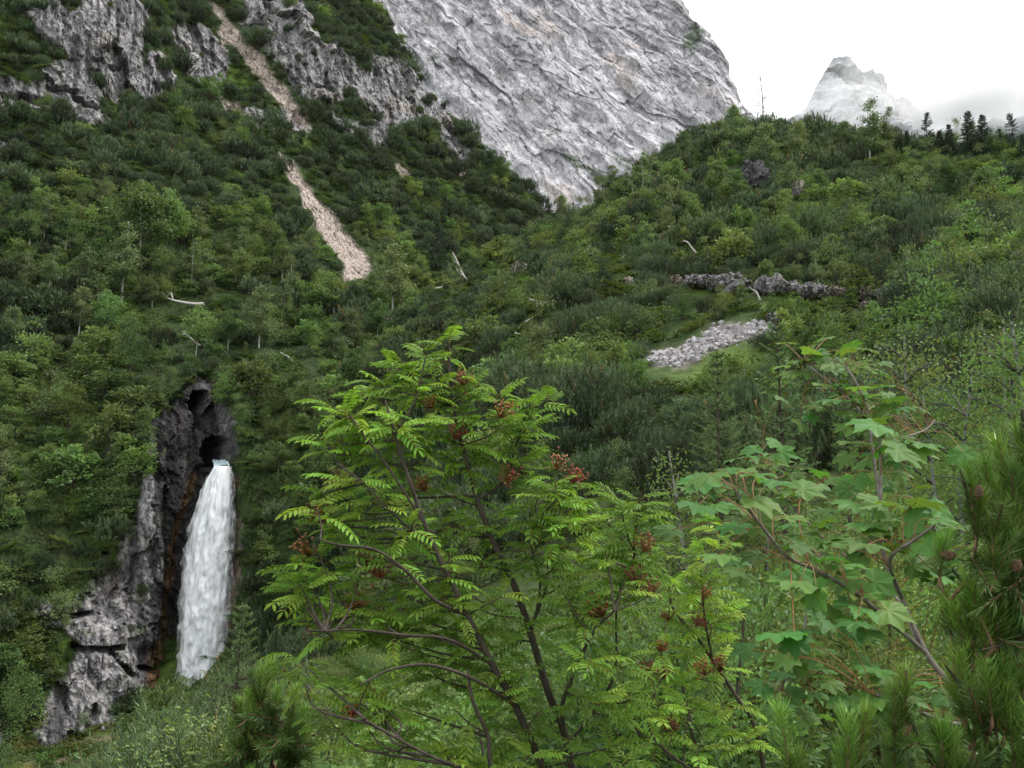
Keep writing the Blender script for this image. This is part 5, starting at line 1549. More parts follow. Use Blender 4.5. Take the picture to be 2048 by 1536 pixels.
def rowan(name, stems, tips, berries, label, rng, yd, leaflen=1.0, maxobj=290, jit=0.12):
    root = empty(name, pix(*stems[0][0]))
    org = np.array(root.location)
    segs = []
    for (pts, r0, r1) in [(s_[:-2], s_[-2], s_[-1]) for s_ in [list(s) for s in stems]]:
        S = spline([pix(*p) for p in pts], 8 * len(pts))
        mb = MB(); tube(mb, S - org, np.linspace(r0, r1, len(S)), 7)
        obj('branch', mb.mesh('branch', M['bark'], smooth=True), root)
        segs.append(S)
    allp = np.concatenate(segs)
    made = []
    for (px_, py_, *o) in tips:
        y = (o[0] if o else yd) + jit * rng.normal()
        T = pix(px_, py_, y)
        # grow from the nearest branch point that lies lower
        dlt = T - allp
        cost = np.linalg.norm(dlt, axis=1) + 0.6 * np.maximum(0, -dlt[:, 2] + 0.05)
        b = allp[np.argmin(cost)]
        Lt = np.linalg.norm(T - b)
        if Lt > 0.03:
            mid = (b + T) / 2 + np.array([0.1 * rng.normal() * Lt, 0.1 * rng.normal() * Lt, -0.05 * Lt])
            S = spline([b, mid, T], 8)
            mb = MB(); tube(mb, S - org, np.linspace(0.0032 + 0.004 * Lt, 0.0022, 8), 5)
            obj('twig', mb.mesh('twig', M['bark'], smooth=True), root)
            ax = unit(S[-1] - S[-3])
        else:
            ax = np.array([0, 0, 1.0])
        nl = rng.randint(7, 11)
        a0 = rng.rand() * 6.28
        for q in range(nl):
            a = a0 + q * 2.4 + 0.3 * rng.normal()
            u = np.array([math.cos(a), math.sin(a), 0])
            el = 0.55 - 0.75 * (q / nl) + 0.15 * rng.normal()
            d = unit(u * math.cos(el) + np.array([0, 0, math.sin(el)]) + 0.25 * ax)
            back = 0.014 * q
            pos = T - ax * back
            made.append((pos, frame(d, np.array([0, -0.35, 1.0]) + 0.18 * rng.normal(size=3)), leaflen * (0.72 + 0.42 * rng.rand()), rng.randint(4)))
    # the nearest leaves are parts of their own, the rest one part
    order = np.argsort([m[0][1] for m in made])
    rest = MB()
    for n_, k in enumerate(order):
        pos, Fm, s, v = made[k]
        if n_ < maxobj:
            o = obj('leaf', rowan_leaf_me[v], root)
            o.location = pos - org
            o.rotation_mode = 'QUATERNION'
            o.rotation_quaternion = Matrix(Fm.tolist()).to_quaternion()
            o.scale = (s, s, s)
        else:
            src = leaf_mb[v]
            tint = 0.75 + 0.5 * rng.rand()
            for V, Fi, c, nn in zip(src.V, src.L, src.C, src.N):
                pass
            Vall = np.concatenate(src.V) * s @ Fm.T + pos - org
            Call = np.concatenate(src.C) * tint
            rest.V.append(Vall); rest.C.append(Call)
            rest.L.append(np.concatenate(src.L) + rest.n); rest.N.append(np.concatenate(src.N)); rest.M.append(np.concatenate(src.M))
            rest.n += len(Vall)
    if rest.n:
        tag(obj('leaves', rest.mesh('leaves', M['rowan']), root), kind='stuff')
    for (px_, py_, *o) in berries:
        y = (o[0] if o else yd - 0.08)
        T = pix(px_, py_, y)
        dlt = T - allp
        b = allp[np.argmin(np.linalg.norm(dlt, axis=1) + 1.2 * np.maximum(0, -dlt[:, 2]))]
        mb = MB(); tube(mb, spline([b, (b + T) / 2 + np.array([0, 0, -0.02]), T - np.array([0, 0, 0.03])], 6) - org, np.linspace(0.003, 0.0018, 6), 4)
        obj('twig', mb.mesh('twig', M['bark'], smooth=True), root)
        o = obj('berry_cluster', berry_me[rng.randint(3)], root, T - org - np.array([0, 0, 0.03]), (0.3 * rng.normal(), 0.3 * rng.normal(), rng.rand() * 6))
        s = 1.0 + 0.35 * rng.rand()
        o.scale = (s, s, s)
    return tag(root, label, 'tree')

Y0 = 3.3
rowan_stems = [
    [(1165, 1700, 3.5), (1135, 1490, 3.42), (1095, 1380, 3.38), (1062, 1270, 3.34), (1028, 1170, 3.3), (985, 1080, 3.28), (955, 1000, 3.26), (930, 910, 3.24), (910, 830, 3.24), (900, 760, 3.24), (897, 690, 3.24), 0.017, 0.004],
    [(1165, 1700, 3.5), (1070, 1500, 3.25), (1030, 1410, 3.2), (985, 1330, 3.15), (935, 1230, 3.1), (885, 1130, 3.08), (850, 1050, 3.06), (815, 950, 3.05), (790, 870, 3.05), (770, 800, 3.05), 0.015, 0.004],
    [(1130, 1480, 3.42), (1125, 1410, 3.3), (1155, 1330, 3.2), (1190, 1260, 3.12), (1228, 1222, 3.06), 0.009, 0.004],
    [(1150, 1600, 3.5), (1000, 1560, 3.1), (975, 1470, 3.05), (945, 1400, 3.0), (935, 1340, 3.0), 0.009, 0.005],
    [(955, 1000, 3.26), (1010, 960, 3.3), (1030, 900, 3.34), (1048, 840, 3.36), (1062, 800, 3.38), 0.006, 0.003],
    [(1060, 1260, 3.34), (1090, 1180, 3.4), (1100, 1090, 3.45), (1105, 1010, 3.48), (1112, 960, 3.5), 0.007, 0.003],
    [(935, 1230, 3.1), (870, 1200, 3.0), (810, 1140, 2.95), (750, 1100, 2.9), (680, 1090, 2.85), (640, 1080, 2.85), 0.007, 0.003],
    [(1030, 1410, 3.2), (950, 1360, 3.0), (860, 1330, 2.9), (780, 1340, 2.85), (720, 1370, 2.8), 0.007, 0.003],
    [(985, 1330, 3.15), (900, 1280, 3.0), (810, 1270, 2.95), (720, 1260, 2.9), (650, 1262, 2.9), 0.006, 0.003],
    [(1000, 1560, 3.1), (880, 1520, 2.9), (800, 1480, 2.85), (730, 1440, 2.8), 0.006, 0.003],
    [(885, 1130, 3.08), (820, 1060, 3.05), (760, 1000, 3.0), (720, 960, 3.0), 0.005, 0.003],
    [(850, 1050, 3.06), (780, 940, 3.0), (735, 880, 2.98), (700, 830, 2.98), 0.005, 0.003],
    [(1062, 1270, 3.34), (1080, 1170, 3.3), (1060, 1080, 3.25), (1075, 1040, 3.2), 0.005, 0.003],
    [(1135, 1490, 3.42), (1190, 1420, 3.4), (1230, 1340, 3.4), (1235, 1200, 3.4), (1270, 1110, 3.4), 0.007, 0.003],
    [(790, 870, 3.05), (830, 800, 3.1), (845, 745, 3.12), (850, 715, 3.12), 0.004, 0.0025],
]
rowan_tips = [(897, 682), (850, 712), (790, 735), (720, 795), (760, 772), (835, 760), (800, 800), (880, 770), (960, 770), (985, 795), (1062, 805), (1100, 800), (690, 830), (740, 850), (690, 872), (650, 875), (800, 850), (860, 845), (920, 815), (940, 860), (1000, 855), (1050, 860),
    (880, 905), (960, 905), (1010, 930), (720, 910), (770, 920), (690, 965), (650, 985), (740, 990), (820, 980), (880, 985), (1045, 930), (1112, 955), (1150, 975), (1180, 985), (1080, 985), (1130, 1020), (1200, 1030),
    (700, 1020), (650, 1050), (770, 1060), (600, 1135), (640, 1110), (700, 1080), (760, 1110), (830, 1040), (890, 1050), (960, 1060), (1020, 1040), (1060, 1050), (1100, 1060), (1240, 1010), (1280, 1000),
    (600, 1170), (660, 1160), (720, 1150), (780, 1160), (840, 1110), (900, 1110), (960, 1130), (1150, 1090), (1210, 1100), (1090, 1120), (1270, 1100), (1310, 1110), (1250, 1150),
    (640, 1210), (700, 1210), (760, 1220), (820, 1190), (880, 1180), (940, 1190), (1120, 1170), (1180, 1180), (1230, 1200), (1290, 1200), (1010, 1190),
    (660, 1270), (720, 1270), (790, 1260), (850, 1260), (910, 1250), (960, 1260), (1020, 1260), (1160, 1250), (1250, 1260), (1300, 1250),
    (610, 1370), (680, 1380), (740, 1360), (800, 1330), (860, 1340), (920, 1330), (980, 1370), (1050, 1340), (1180, 1330), (1240, 1330), (1300, 1310),
    (650, 1430), (720, 1420), (780, 1420), (850, 1410), (910, 1420), (1000, 1450), (1080, 1420), (1200, 1410), (1260, 1400), (1330, 1390), (700, 1500), (780, 1500), (880, 1490), (960, 1520), (1060, 1510), (1160, 1500), (1240, 1490), (1320, 1480)]
rowan_berries = [(925, 755), (865, 800), (1000, 818), (912, 862), (1112, 922), (1142, 948), (688, 962), (640, 1028), (622, 1095), (735, 1118), (762, 1138), (708, 1205), (625, 1250), (1290, 1085), (1303, 1172), (1205, 1215), (712, 1412), (758, 1395), (1275, 1158), (850, 965), (1010, 952)]
_rr = np.random.RandomState(9)
rowan_tips = [(max(t[0], 590) if t[1] < 1300 else t[0], t[1]) for t in rowan_tips if (t[1] < 1000 or _rr.rand() > 0.05) and t[0] < 1290]
rowan_tips += [(t[0] + 30 * _rr.normal(), t[1] + 18 + 22 * _rr.normal()) for t in rowan_tips if _rr.rand() < 0.5]
rowan('rowan_tree', rowan_stems, rowan_tips, rowan_berries, 'rowan with feathery leaves and rusty berry clusters in front of the hill', np.random.RandomState(31), Y0 - 0.05, 0.72)
r2_stems = [[(1540, 1640, 4.6), (1515, 1470, 4.5), (1470, 1390, 4.45), (1425, 1320, 4.4), (1390, 1270, 4.4), (1350, 1225, 4.4), (1335, 1180, 4.4), 0.013, 0.004],
            [(1425, 1320, 4.4), (1410, 1240, 4.3), (1405, 1180, 4.3), (1400, 1130, 4.3), 0.006, 0.003], [(1540, 1640, 4.6), (1330, 1500, 4.2), (1300, 1420, 4.2), (1330, 1340, 4.2), 0.008, 0.003]]
r2_tips = [(1335, 1170), (1380, 1190), (1400, 1120), (1420, 1160), (1360, 1240), (1440, 1220), (1400, 1260), (1330, 1290), (1300, 1350), (1370, 1350), (1420, 1340), (1330, 1400), (1270, 1430), (1380, 1420), (1300, 1480), (1400, 1490), (1440, 1420), (1480, 1480), (1450, 1060), (1430, 1090)]
r2_berries = [(1402, 1185), (1338, 1228), (1392, 1238), (1410, 1338), (1320, 1290), (1325, 1345), (1345, 1450), (1440, 1330), (1298, 1330)]
rowan('rowan_sapling', r2_stems, r2_tips, r2_berries, 'small rowan with a slanting dark stem right of the big rowan', np.random.RandomState(32), 4.35, 0.95)

# ------------------------------------------------------------------ maple branches on the right
LOBE = [(0, 1.0), (6, 0.86), (10, 0.80), (15, 0.74), (20, 0.69), (27, 0.63), (33, 0.72), (38, 0.82), (44, 0.92), (50, 0.85), (57, 0.80), (65, 0.72), (75, 0.62), (84, 0.64), (93, 0.70), (102, 0.74), (112, 0.66), (126, 0.57), (145, 0.47), (162, 0.36), (176, 0.16)]
def maple_leaf(seed):
    r_ = np.random.RandomState(seed)
    ang = np.array([-a for a, _ in LOBE[:0:-1]] + [a for a, _ in LOBE], float)
    rad = np.array([q for _, q in LOBE[:0:-1]] + [q for _, q in LOBE], float) * (1 + 0.04 * r_.normal(size=len(ang)))
    rings = [0.0, 0.33, 0.66, 1.0]
    n = len(ang)
    V, C = [np.zeros(3)], [(1.25, 1.15, 0.9)]
    cup, roll = 0.06 + 0.14 * r_.rand(), 0.16 * r_.normal()
    for q in rings[1:]:
        for a, rr in zip(ang, rad):
            x, y = q * rr * math.cos(R(a)), q * rr * math.sin(R(a))
            vein = min(abs(abs(a) - v) for v in (0, 44, 102))
            z = -cup * (x * x + 0.8 * y * y) + 0.05 * math.cos(vein / 22 * 3.14) * q * -1 + roll * x * y + 0.02 * r_.normal() * q
            V.append((x, y, z)); C.append((1.22, 1.14, 0.95) if vein < 2.5 else np.array((1, 1, 1.0)) * (0.93 + 0.14 * r_.rand()))
    F3 = [(0, 1 + i, 2 + i) for i in range(n - 1)]
    F4 = [(1 + k * n + i, 1 + (k + 1) * n + i, 2 + (k + 1) * n + i, 2 + k * n + i) for k in range(2) for i in range(n - 1)]
    mb = MB()
    V, C = np.array(V), np.array([np.asarray(c) for c in C])
    mb.add(V, F3, C); mb.L.append(np.array(F4).ravel()); mb.N.append(np.full(len(F4), 4)); mb.M.append(np.zeros(len(F4), int)); 
    return mb.mesh('maple_leaf', M['maple'], smooth=True)
maple_me = [maple_leaf(500 + k) for k in range(6)]

ap = [  # maple stems px, py, distance
    [(2110, 1600, 1.9), (2044, 1505, 1.95), (1974, 1458, 2.0), (1914, 1383, 2.05), (1854, 1308, 2.1), (1804, 1198, 2.2), (1768, 1110, 2.3), (1762, 1000, 2.35), (1761, 918, 2.4), (1758, 868, 2.4), 0.0095, 0.003],
    [(1854, 1308, 2.1), (1769, 1233, 2.05), (1699, 1178, 2.0), (1630, 1140, 1.95), (1574, 1113, 1.92), (1524, 1053, 1.9), (1489, 1008, 1.88), (1469, 978, 1.87), 0.0055, 0.0025],
    [(1761, 1000, 2.35), (1745, 900, 2.5), (1735, 820, 2.6), (1715, 770, 2.65), (1690, 730, 2.7), 0.005, 0.0028],
    [(1735, 840, 2.6), (1690, 790, 2.7), (1640, 750, 2.75), (1610, 725, 2.8), 0.0045, 0.0025],
    [(1804, 1198, 2.2), (1780, 1120, 2.1), (1830, 1080, 2.05), (1870, 1050, 2.0), 0.005, 0.003],
    [(1974, 1458, 2.0), (1880, 1440, 1.9), (1790, 1400, 1.85), (1750, 1390, 1.82), 0.005, 0.003],
    [(1914, 1383, 2.05), (1840, 1290, 2.4), (1780, 1180, 2.7), (1650, 1080, 2.9), (1540, 960, 3.1), (1520, 930, 3.1), 0.006, 0.003],
    [(1761, 918, 2.4), (1800, 880, 2.6), (1850, 860, 2.8), (1870, 840, 2.9), 0.004, 0.0025],
    [(1650, 1080, 2.9), (1620, 1180, 2.7), (1600, 1300, 2.6), (1560, 1380, 2.5), 0.004, 0.0025],
]
# leaf: px, py of the blade's middle, width in px, distance, turn of the tip in the picture (deg from right, counterclockwise), tilt towards the viewer
ML = [(1412, 955, 95, 1.87, 195, 20), (1395, 1012, 92, 1.80, 240, 62), (1520, 948, 90, 1.87, 25, 25), (1525, 1003, 112, 1.85, -20, 18), (1455, 940, 60, 1.95, 140, 15), (1465, 1052, 85, 1.9, 180, 15), (1530, 1045, 80, 2.0, 30, 18), (1585, 1035, 75, 1.95, 20, 22), (1430, 1112, 85, 1.8, 200, 28), (1600, 1090, 80, 1.9, 15, 20), (1580, 1085, 70, 2.0, 150, 15),
      (1590, 1165, 120, 1.85, 170, 45), (1625, 1195, 95, 1.84, 250, 55), (1660, 1115, 85, 1.95, 20, 22), (1700, 1130, 80, 1.95, 10, 22), (1725, 1090, 100, 2.0, 150, 40), (1680, 1080, 80, 2.1, 30, 20), (1640, 1045, 75, 2.2, 160, 15), (1560, 1270, 110, 1.75, 195, 40), (1590, 1290, 70, 1.75, 260, 60), (1640, 1240, 70, 1.8, 190, 30),
      (1715, 1215, 105, 1.95, 140, 50), (1790, 1225, 90, 1.95, -15, 38), (1760, 1170, 85, 2.05, 60, 45), (1700, 1245, 80, 1.9, 170, 25), (1735, 1190, 70, 2.0, 40, 45), (1650, 1160, 60, 1.95, 50, 25), (1745, 1265, 70, 1.95, -30, 30),
      (1750, 840, 70, 2.5, 90, 15), (1740, 850, 100, 2.4, 170, 25), (1810, 905, 110, 2.3, -15, 40), (1705, 885, 85, 2.45, 175, 8), (1800, 875, 75, 2.5, 10, 15), (1840, 900, 80, 2.5, -10, 20), (1730, 925, 70, 2.5, 230, 40), (1770, 900, 60, 2.4, 100, 20), (1690, 855, 60, 2.6, 160, 15), (1860, 890, 60, 2.6, 15, 20),
      (1690, 700, 60, 2.7, 150, 15), (1735, 698, 60, 2.75, 15, 15), (1660, 730, 65, 2.75, 180, 15), (1710, 735, 62, 2.7, 250, 35), (1745, 740, 58, 2.7, -10, 20), (1765, 745, 50, 2.7, 0, 20), (1620, 700, 58, 2.8, 120, 15), (1600, 720, 62, 2.8, 180, 20), (1640, 710, 58, 2.8, 20, 20), (1580, 748, 50, 2.8, 210, 35), (1610, 745, 55, 2.8, 270, 40), (1650, 770, 58, 2.7, 250, 30), (1690, 770, 60, 2.7, 10, 20), (1720, 775, 55, 2.6, 30, 20),
      (1660, 800, 62, 2.6, 190, 20), (1700, 800, 60, 2.65, 30, 18), (1740, 790, 60, 2.6, 10, 20), (1780, 800, 55, 2.6, 0, 20), (1810, 815, 55, 2.6, -10, 25), (1720, 830, 60, 2.6, 200, 20), (1690, 825, 55, 2.65, 170, 15), (1760, 820, 55, 2.6, 60, 20), (1800, 795, 45, 2.7, 60, 20),
      (1800, 1010, 95, 2.15, 100, 30), (1750, 1010, 85, 2.2, 170, 20), (1850, 1005, 95, 2.1, 10, 25), (1890, 1040, 80, 2.05, -10, 30), (1770, 1045, 80, 2.2, 20, 15), (1830, 1040, 75, 2.1, 60, 35), (1860, 1085, 90, 2.05, -20, 35), (1700, 1010, 80, 2.3, 170, 18), (1720, 1050, 75, 2.2, 190, 12), (1800, 1095, 80, 2.1, 30, 20), (1840, 1130, 80, 2.1, -20, 30), (1880, 1150, 95, 2.05, 10, 25), (1930, 1190, 90, 2.0, -15, 30), (1660, 1020, 60, 2.4, 160, 15),
      (1790, 1380, 110, 1.85, 170, 22), (1740, 1400, 90, 1.82, 185, 18), (1830, 1365, 90, 1.9, 20, 28), (1750, 1340, 100, 1.85, 150, 25), (1820, 1400, 80, 1.85, -20, 35), (1960, 1425, 120, 1.75, 200, 60), (2030, 1490, 90, 1.7, -30, 50), (1690, 1405, 70, 1.9, 190, 15),
      (1500, 900, 60, 3.1, 150, 15), (1540, 915, 62, 3.1, 20, 15), (1570, 905, 55, 3.1, 10, 18), (1520, 930, 58, 3.05, 200, 25), (1560, 940, 55, 3.0, -10, 20), (1590, 950, 55, 3.0, 10, 20), (1620, 975, 60, 2.95, 20, 20), (1580, 985, 58, 2.95, 180, 15), (1650, 985, 55, 2.9, 20, 20), (1610, 1010, 60, 2.9, 10, 20), (1640, 945, 50, 3.0, 40, 15), (1560, 1000, 50, 2.95, 170, 20), (1670, 960, 50, 2.9, 30, 15),
      (1560, 1350, 65, 2.5, 180, 20), (1610, 1330, 65, 2.5, 20, 20), (1640, 1350, 60, 2.5, 10, 22), (1520, 1375, 60, 2.5, 190, 20), (1590, 1390, 60, 2.5, 0, 25), (1650, 1300, 60, 2.5, 30, 20), (1600, 1270, 60, 2.6, 170, 20), (1670, 1370, 60, 2.45, -15, 25), (1550, 1420, 55, 2.5, 190, 22), (1620, 1430, 60, 2.5, 0, 25)]
mrng = np.random.RandomState(77)
for (px_, py_, w, y, turn, tilt) in list(ML):
    for _q in range(mrng.randint(1, 4)):
        ML.append((px_ + 48 * mrng.normal(), py_ + 14 + 26 * mrng.normal(), w * (0.7 + 0.3 * mrng.rand()), y + 0.12 + 0.15 * mrng.rand(), turn + 70 * mrng.normal(), 12 + 25 * mrng.rand()))
mroot = empty('maple_tree', pix(*ap[0][0]))
tag(mroot, 'young maple with large lobed leaves on red stalks reaching in from the right', 'tree')
org = np.array(mroot.location)
segs = []
for s_ in ap:
    S = spline([pix(*p) for p in s_[:-2]], 10 * (len(s_) - 2))
    mb = MB(); tube(mb, S - org, np.linspace(s_[-2], s_[-1], len(S)), 7)
    obj('branch', mb.mesh('branch', M['maple_bark'], smooth=True), mroot)
    segs.append(S)
allp = np.concatenate(segs)
def view_axes():
    return np.array([1.0, 0, 0]), np.array([0, -_sp, _cp]), np.array([0, _cp, _sp])   # right, up, away
vr, vu, vf = view_axes()
for (px_, py_, w, y, turn, tilt) in ML:
    tilt = tilt * 0.75
    w = w * 0.88
    c = pix(px_, py_, y)
    wm = w / FPX * y
    s = wm / 1.45
    az = mrng.normal() * 0.45
    tip = unit(vr * math.cos(R(turn)) * 0.9 + np.array([0, -0.45 + az, 0]) + np.array([0, 0, -0.10 + 0.14 * mrng.normal()]) + np.array([0, 0, 0.25]) * math.sin(R(turn)))
    nrm = unit(np.array([0, 0, 1.0]) * math.cos(R(tilt)) - np.array([0, 1.0, 0]) * math.sin(R(tilt)) + 0.24 * mrng.normal(size=3))
    Fm = frame(tip, nrm)
    base = c - tip * s * 0.25
    o = obj('leaf', maple_me[mrng.randint(6)], mroot)
    o.location = base - org
    o.rotation_mode = 'QUATERNION'; o.rotation_quaternion = Matrix(Fm.tolist()).to_quaternion(); o.scale = (s, s, s)
    # the red stalk from the blade back to the nearest branch
    b = allp[np.argmin(np.linalg.norm(allp - (base - tip * 0.06 - np.array([0, 0, 0.03])), axis=1))]
    Pm = (base + b) / 2 + np.array([0, 0, 0.02]) - tip * 0.015
    loc = np.array([(Fm.T @ (q - base)) / s for q in spline([base, Pm, b], 8)])
    mb = MB(); tube(mb, loc, np.linspace(0.0009, 0.0013, 8) / s, 4)
    obj('leaf_stalk', mb.mesh('leaf_stalk', M['petiole'], smooth=True), o)

# ------------------------------------------------------------------ mountain pine at the right edge, and the small one below the waterfall
def shoot_mesh(seed, L=0.11, nl=0.048, n=210, young=True):
    """A pine shoot along +z: twig with paired needles sweeping up round it."""
    r_ = np.random.RandomState(seed)
    mb = MB()
    tube(mb, [(0, 0, -0.02), (0, 0, L * 0.5), (0, 0, L)], [0.0032, 0.0028, 0.002], 5, (1, 1, 1), 1)
    t = r_.rand(n)
    a = r_.rand(n) * 6.283
    u = np.c_[np.cos(a), np.sin(a), np.zeros(n)]
    z = np.array([0, 0, 1.0])
    out = 1.15 - 0.6 * t + 0.16 * r_.normal(size=n)
    B = np.c_[np.zeros(n), np.zeros(n), L * t] + u * 0.003
    ln = nl * (0.8 + 0.35 * r_.rand(n))
    d1 = unit(u * out[:, None] + z * 0.75)
    d2 = unit(u * out[:, None] * 0.75 + z)
    S = unit(np.cross(d1, u + 0.4 * r_.normal(size=(n, 3))))
    w = 0.0010
    p1 = B + d1 * ln[:, None] * 0.5; p2 = p1 + d2 * ln[:, None] * 0.5
    V = np.stack([B - S * w, B + S * w, p1 + S * w, p1 - S * w, p2], 1).reshape(-1, 3)
    i = np.arange(n)[:, None] * 5
    tint = (0.5 + 0.95 * t + 0.2 * r_.rand(n))[:, None] * (np.array([1.05, 1.08, 0.85]) if young else np.array([0.55, 0.58, 0.62]))
    c = np.repeat(tint, 5, 0)
    mb.add(V, np.hstack([i, i + 1, i + 2, i + 3]), c)
    mb.L.append((np.hstack([i + 3, i + 2, i + 4]) + mb.n - len(V)).ravel()); mb.N.append(np.full(n, 3)); mb.M.append(np.zeros(n, int))
    return mb.mesh('needle_shoot', [M['pine'], M['twig']])
shoot_me = [shoot_mesh(700 + k, 0.085 + 0.012 * k, 0.040, 230, True) for k in range(4)]
old_me = [shoot_mesh(720 + k, 0.15, 0.042, 190, False) for k in range(3)]

def cone_mesh(seed):
    r_ = np.random.RandomState(seed)
    mb = MB()
    for k in range(64):
        t = (k + 0.5) / 64
        a = k * 2.39996
        rr = 0.013 * math.sin(math.pi * min(1, 0.12 + 0.86 * t)) ** 0.7
        p = np.array([rr * math.cos(a), rr * math.sin(a), 0.036 * t])
        u = unit(np.array([math.cos(a), math.sin(a), 0.35]))
        s_ = np.array([-math.sin(a), math.cos(a), 0])
        up = np.cross(u, s_) * -1
        w = 0.0052
        mb.add(np.array([p + s_ * w, p - up * w, p - s_ * w, p + up * w, p + u * 0.0042]), [(0, 1, 4), (1, 2, 4), (2, 3, 4), (3, 0, 4)], np.array([1, 1, 1.0]) * (0.7 + 0.6 * r_.rand()))
        q = p * np.array([0.2, 0.2, 1])
        mb.add(np.array([p + s_ * w, p + up * w, p - s_ * w, p - up * w, q]), [(0, 1, 4), (1, 2, 4), (2, 3, 4), (3, 0, 4)], (0.4, 0.4, 0.4))
    return mb.mesh('cone', M['cone'])
cone_me = [cone_mesh(k) for k in range(2)]

def pine(name, branches, tips, cones, label, rng, scale=1.0, fill=1.6):
    root = empty(name, pix(*branches[0][0]))
    org = np.array(root.location)
    segs = []
    for s_ in branches:
        S = spline([pix(*p) for p in s_[:-2]], 10 * (len(s_) - 2))
        mb = MB(); tube(mb, S - org, np.linspace(s_[-2], s_[-1] * 0.35, len(S)), 6)
        obj('branch', mb.mesh('branch', M['bark'], smooth=True), root)
        segs.append(S)
    allp = np.concatenate(segs)
    def put(me, T, ax, s):
        o = obj('needle_shoot', me, root)
        o.location = T - org
        o.rotation_mode = 'QUATERNION'
        q = Vector(ax).to_track_quat('Z', 'Y')
        o.rotation_quaternion = q
        o.scale = (s, s, s)
    for (px_, py_, y, lx) in tips:
        T = pix(px_, py_, y)
        ax = unit(np.array([lx + 0.1 * rng.normal(), 0.15 * rng.normal(), 1.0]))
        root_p = T - ax * 0.10 * scale
        dlt = root_p - allp
        b = allp[np.argmin(np.linalg.norm(dlt, axis=1) + 0.8 * np.maximum(0, -dlt[:, 2]))]
        S = spline([b, b * 0.4 + root_p * 0.6 - ax * 0.03, root_p], 7)
        mb = MB(); tube(mb, S - org, np.linspace(0.0045, 0.0030, 7) * scale, 5)
        obj('twig', mb.mesh('twig', M['twig'], smooth=True), root)
        put(shoot_me[rng.randint(4)], root_p, ax, scale * (0.9 + 0.25 * rng.rand()))
        for q in range(int(fill + rng.rand())):
            k = rng.randint(2, 7)
            put(old_me[rng.randint(3)], S[k] - 0.02 * ax, unit(unit(S[min(6, k + 1)] - S[k - 1]) + 0.55 * rng.normal(size=3)), scale * (0.8 + 0.3 * rng.rand()))
    for (px_, py_, y, dx, dz) in cones:
        o = obj('cone', cone_me[rng.randint(2)], root)
        o.location = pix(px_, py_, y) - org
        o.rotation_mode = 'QUATERNION'; o.rotation_quaternion = Vector((dx, -0.4, dz)).to_track_quat('Z', 'Y')
        s = 0.52
        o.scale = (s, s, s)
    return tag(root, label, 'tree')

pine_br = [
    [(2250, 1700, 1.6), (2150, 1350, 1.55), (2080, 1150, 1.5), (2040, 1000, 1.45), (2045, 880, 1.42), (2044, 820, 1.4), 0.014, 0.005],
    [(2080, 1150, 1.5), (2010, 1080, 1.4), (1975, 1000, 1.38), (1950, 930, 1.36), 0.008, 0.004],
    [(2010, 1080, 1.4), (1950, 1040, 1.36), (1932, 980, 1.34), (1920, 940, 1.33), 0.006, 0.004],
    [(2150, 1350, 1.55), (2050, 1290, 1.45), (1990, 1230, 1.4), (1940, 1180, 1.36), (1905, 1140, 1.34), 0.009, 0.004],
    [(2150, 1350, 1.55), (2100, 1290, 1.4), (2040, 1285, 1.35), (1960, 1300, 1.3), 0.006, 0.0015],
    [(2250, 1700, 1.6), (2080, 1520, 1.45), (1990, 1440, 1.38), (1930, 1380, 1.35), (1890, 1330, 1.33), 0.009, 0.004],
    [(2250, 1700, 1.6), (1950, 1620, 1.4), (1800, 1560, 1.35), (1700, 1540, 1.33), 0.009, 0.005],
    [(1950, 1620, 1.4), (1850, 1500, 1.36), (1810, 1420, 1.34), (1790, 1380, 1.33), 0.007, 0.004],
    [(1800, 1560, 1.35), (1640, 1580, 1.35), (1560, 1570, 1.36), 0.006, 0.004],
]
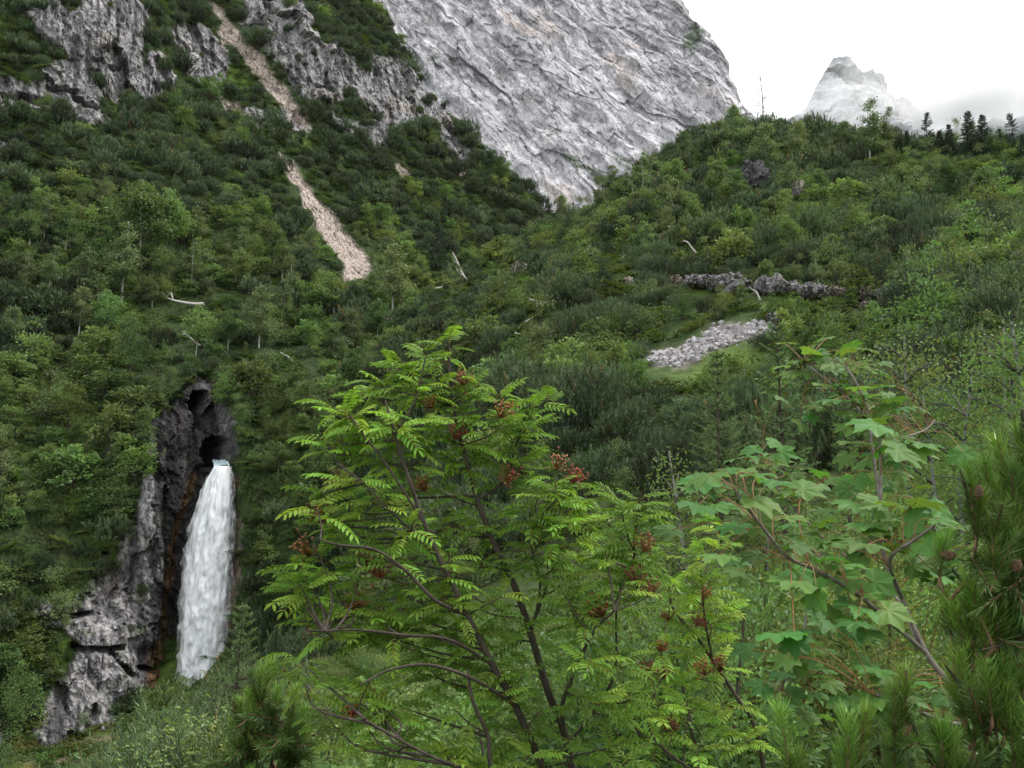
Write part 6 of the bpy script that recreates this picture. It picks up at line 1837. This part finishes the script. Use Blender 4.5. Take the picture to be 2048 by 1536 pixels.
pt = [(2044, 815, 1.4, 0.05), (2010, 860, 1.42, -0.1), (2030, 880, 1.4, 0.1), (1975, 895, 1.38, -0.1), (1950, 935, 1.36, 0.0), (1918, 950, 1.33, -0.15), (1990, 935, 1.4, 0.1), (2025, 950, 1.4, 0.0), (1940, 985, 1.34, 0.1), (2000, 1000, 1.36, 0.0), (1968, 975, 1.37, -0.1), (2040, 1020, 1.38, 0.1), (1962, 1045, 1.33, 0.05), (1990, 1060, 1.35, -0.1), (2030, 1080, 1.36, 0.1), (1868, 1065, 1.4, 0.0),
      (1905, 1140, 1.34, -0.05), (1950, 1120, 1.35, 0.05), (1990, 1130, 1.35, 0.1), (2035, 1140, 1.37, 0.0), (1930, 1180, 1.34, 0.1), (1965, 1190, 1.34, -0.1), (2010, 1190, 1.36, 0.05), (2045, 1210, 1.38, 0.1), (1870, 1180, 1.38, -0.2), (1890, 1230, 1.36, -0.1), (1940, 1240, 1.34, 0.0), (1990, 1250, 1.36, 0.1), (2040, 1270, 1.38, 0.0), 
      (1950, 1330, 1.32, 0.0), (1985, 1310, 1.33, 0.05), (2020, 1340, 1.34, 0.1), (2045, 1370, 1.36, 0.0), (1880, 1340, 1.36, -0.1), (1990, 1370, 1.32, 0.0), (1925, 1400, 1.34, 0.1), (2040, 1430, 1.3, 0.1), (2000, 1440, 1.32, 0.0),
      (1790, 1370, 1.33, -0.05), (1812, 1350, 1.33, 0.05), (1900, 1340, 1.35, 0.1), (1860, 1440, 1.32, 0.0), (1880, 1460, 1.33, 0.1), (1695, 1448, 1.33, 0.0), (1730, 1440, 1.34, 0.1), (1565, 1450, 1.36, 0.0), (1590, 1510, 1.36, 0.1), (1690, 1510, 1.34, 0.0), (1790, 1480, 1.33, 0.0), (1900, 1510, 1.33, 0.0), (1960, 1500, 1.34, 0.1), (2020, 1510, 1.35, 0.0)]
pc = [(1930, 995, 1.33, 0.1, 0.8), (1986, 1022, 1.32, -0.7, 0.5), (2006, 1142, 1.33, 0.1, 0.7), (1862, 1112, 1.39, 0.8, 0.1), (2040, 1000, 1.38, 0.2, 0.8)]
pine('mountain_pine', pine_br, [(a + (22 if a > 1830 else 0), b, c, d) for a, b, c, d in pt], [(a + 22, b, c, d, e) for a, b, c, d, e in pc], 'mountain pine with upright needle brushes and cones filling the right edge', np.random.RandomState(41), 0.70, 0.8)
p2_br = [[(560, 1680, 5.2), (545, 1520, 5.0), (530, 1440, 4.95), (520, 1380, 4.9), 0.022, 0.008], [(545, 1520, 5.0), (500, 1460, 4.9), (480, 1420, 4.85), 0.012, 0.007], [(545, 1520, 5.0), (575, 1450, 4.9), (590, 1400, 4.85), 0.012, 0.007]]
p2_tips = [(522, 1345, 4.9, 0.0), (480, 1400, 4.85, -0.15), (500, 1385, 4.9, -0.1), (555, 1370, 4.9, 0.1), (592, 1385, 4.85, 0.2), (465, 1440, 4.85, -0.3), (500, 1440, 4.85, -0.1), (540, 1420, 4.9, 0.0), (580, 1440, 4.85, 0.2), (610, 1420, 4.85, 0.3), (480, 1490, 4.9, -0.3), (520, 1480, 4.9, 0.0), (570, 1500, 4.9, 0.1), (600, 1480, 4.9, 0.3), (450, 1510, 4.9, -0.4), (540, 1340, 4.95, 0.05), (500, 1530, 4.8, -0.2)]
pine('pine_sapling', p2_br, p2_tips, [], 'dark young pine with thick needle brushes in front of the waterfall foot', np.random.RandomState(42), 1.5, 2.0)
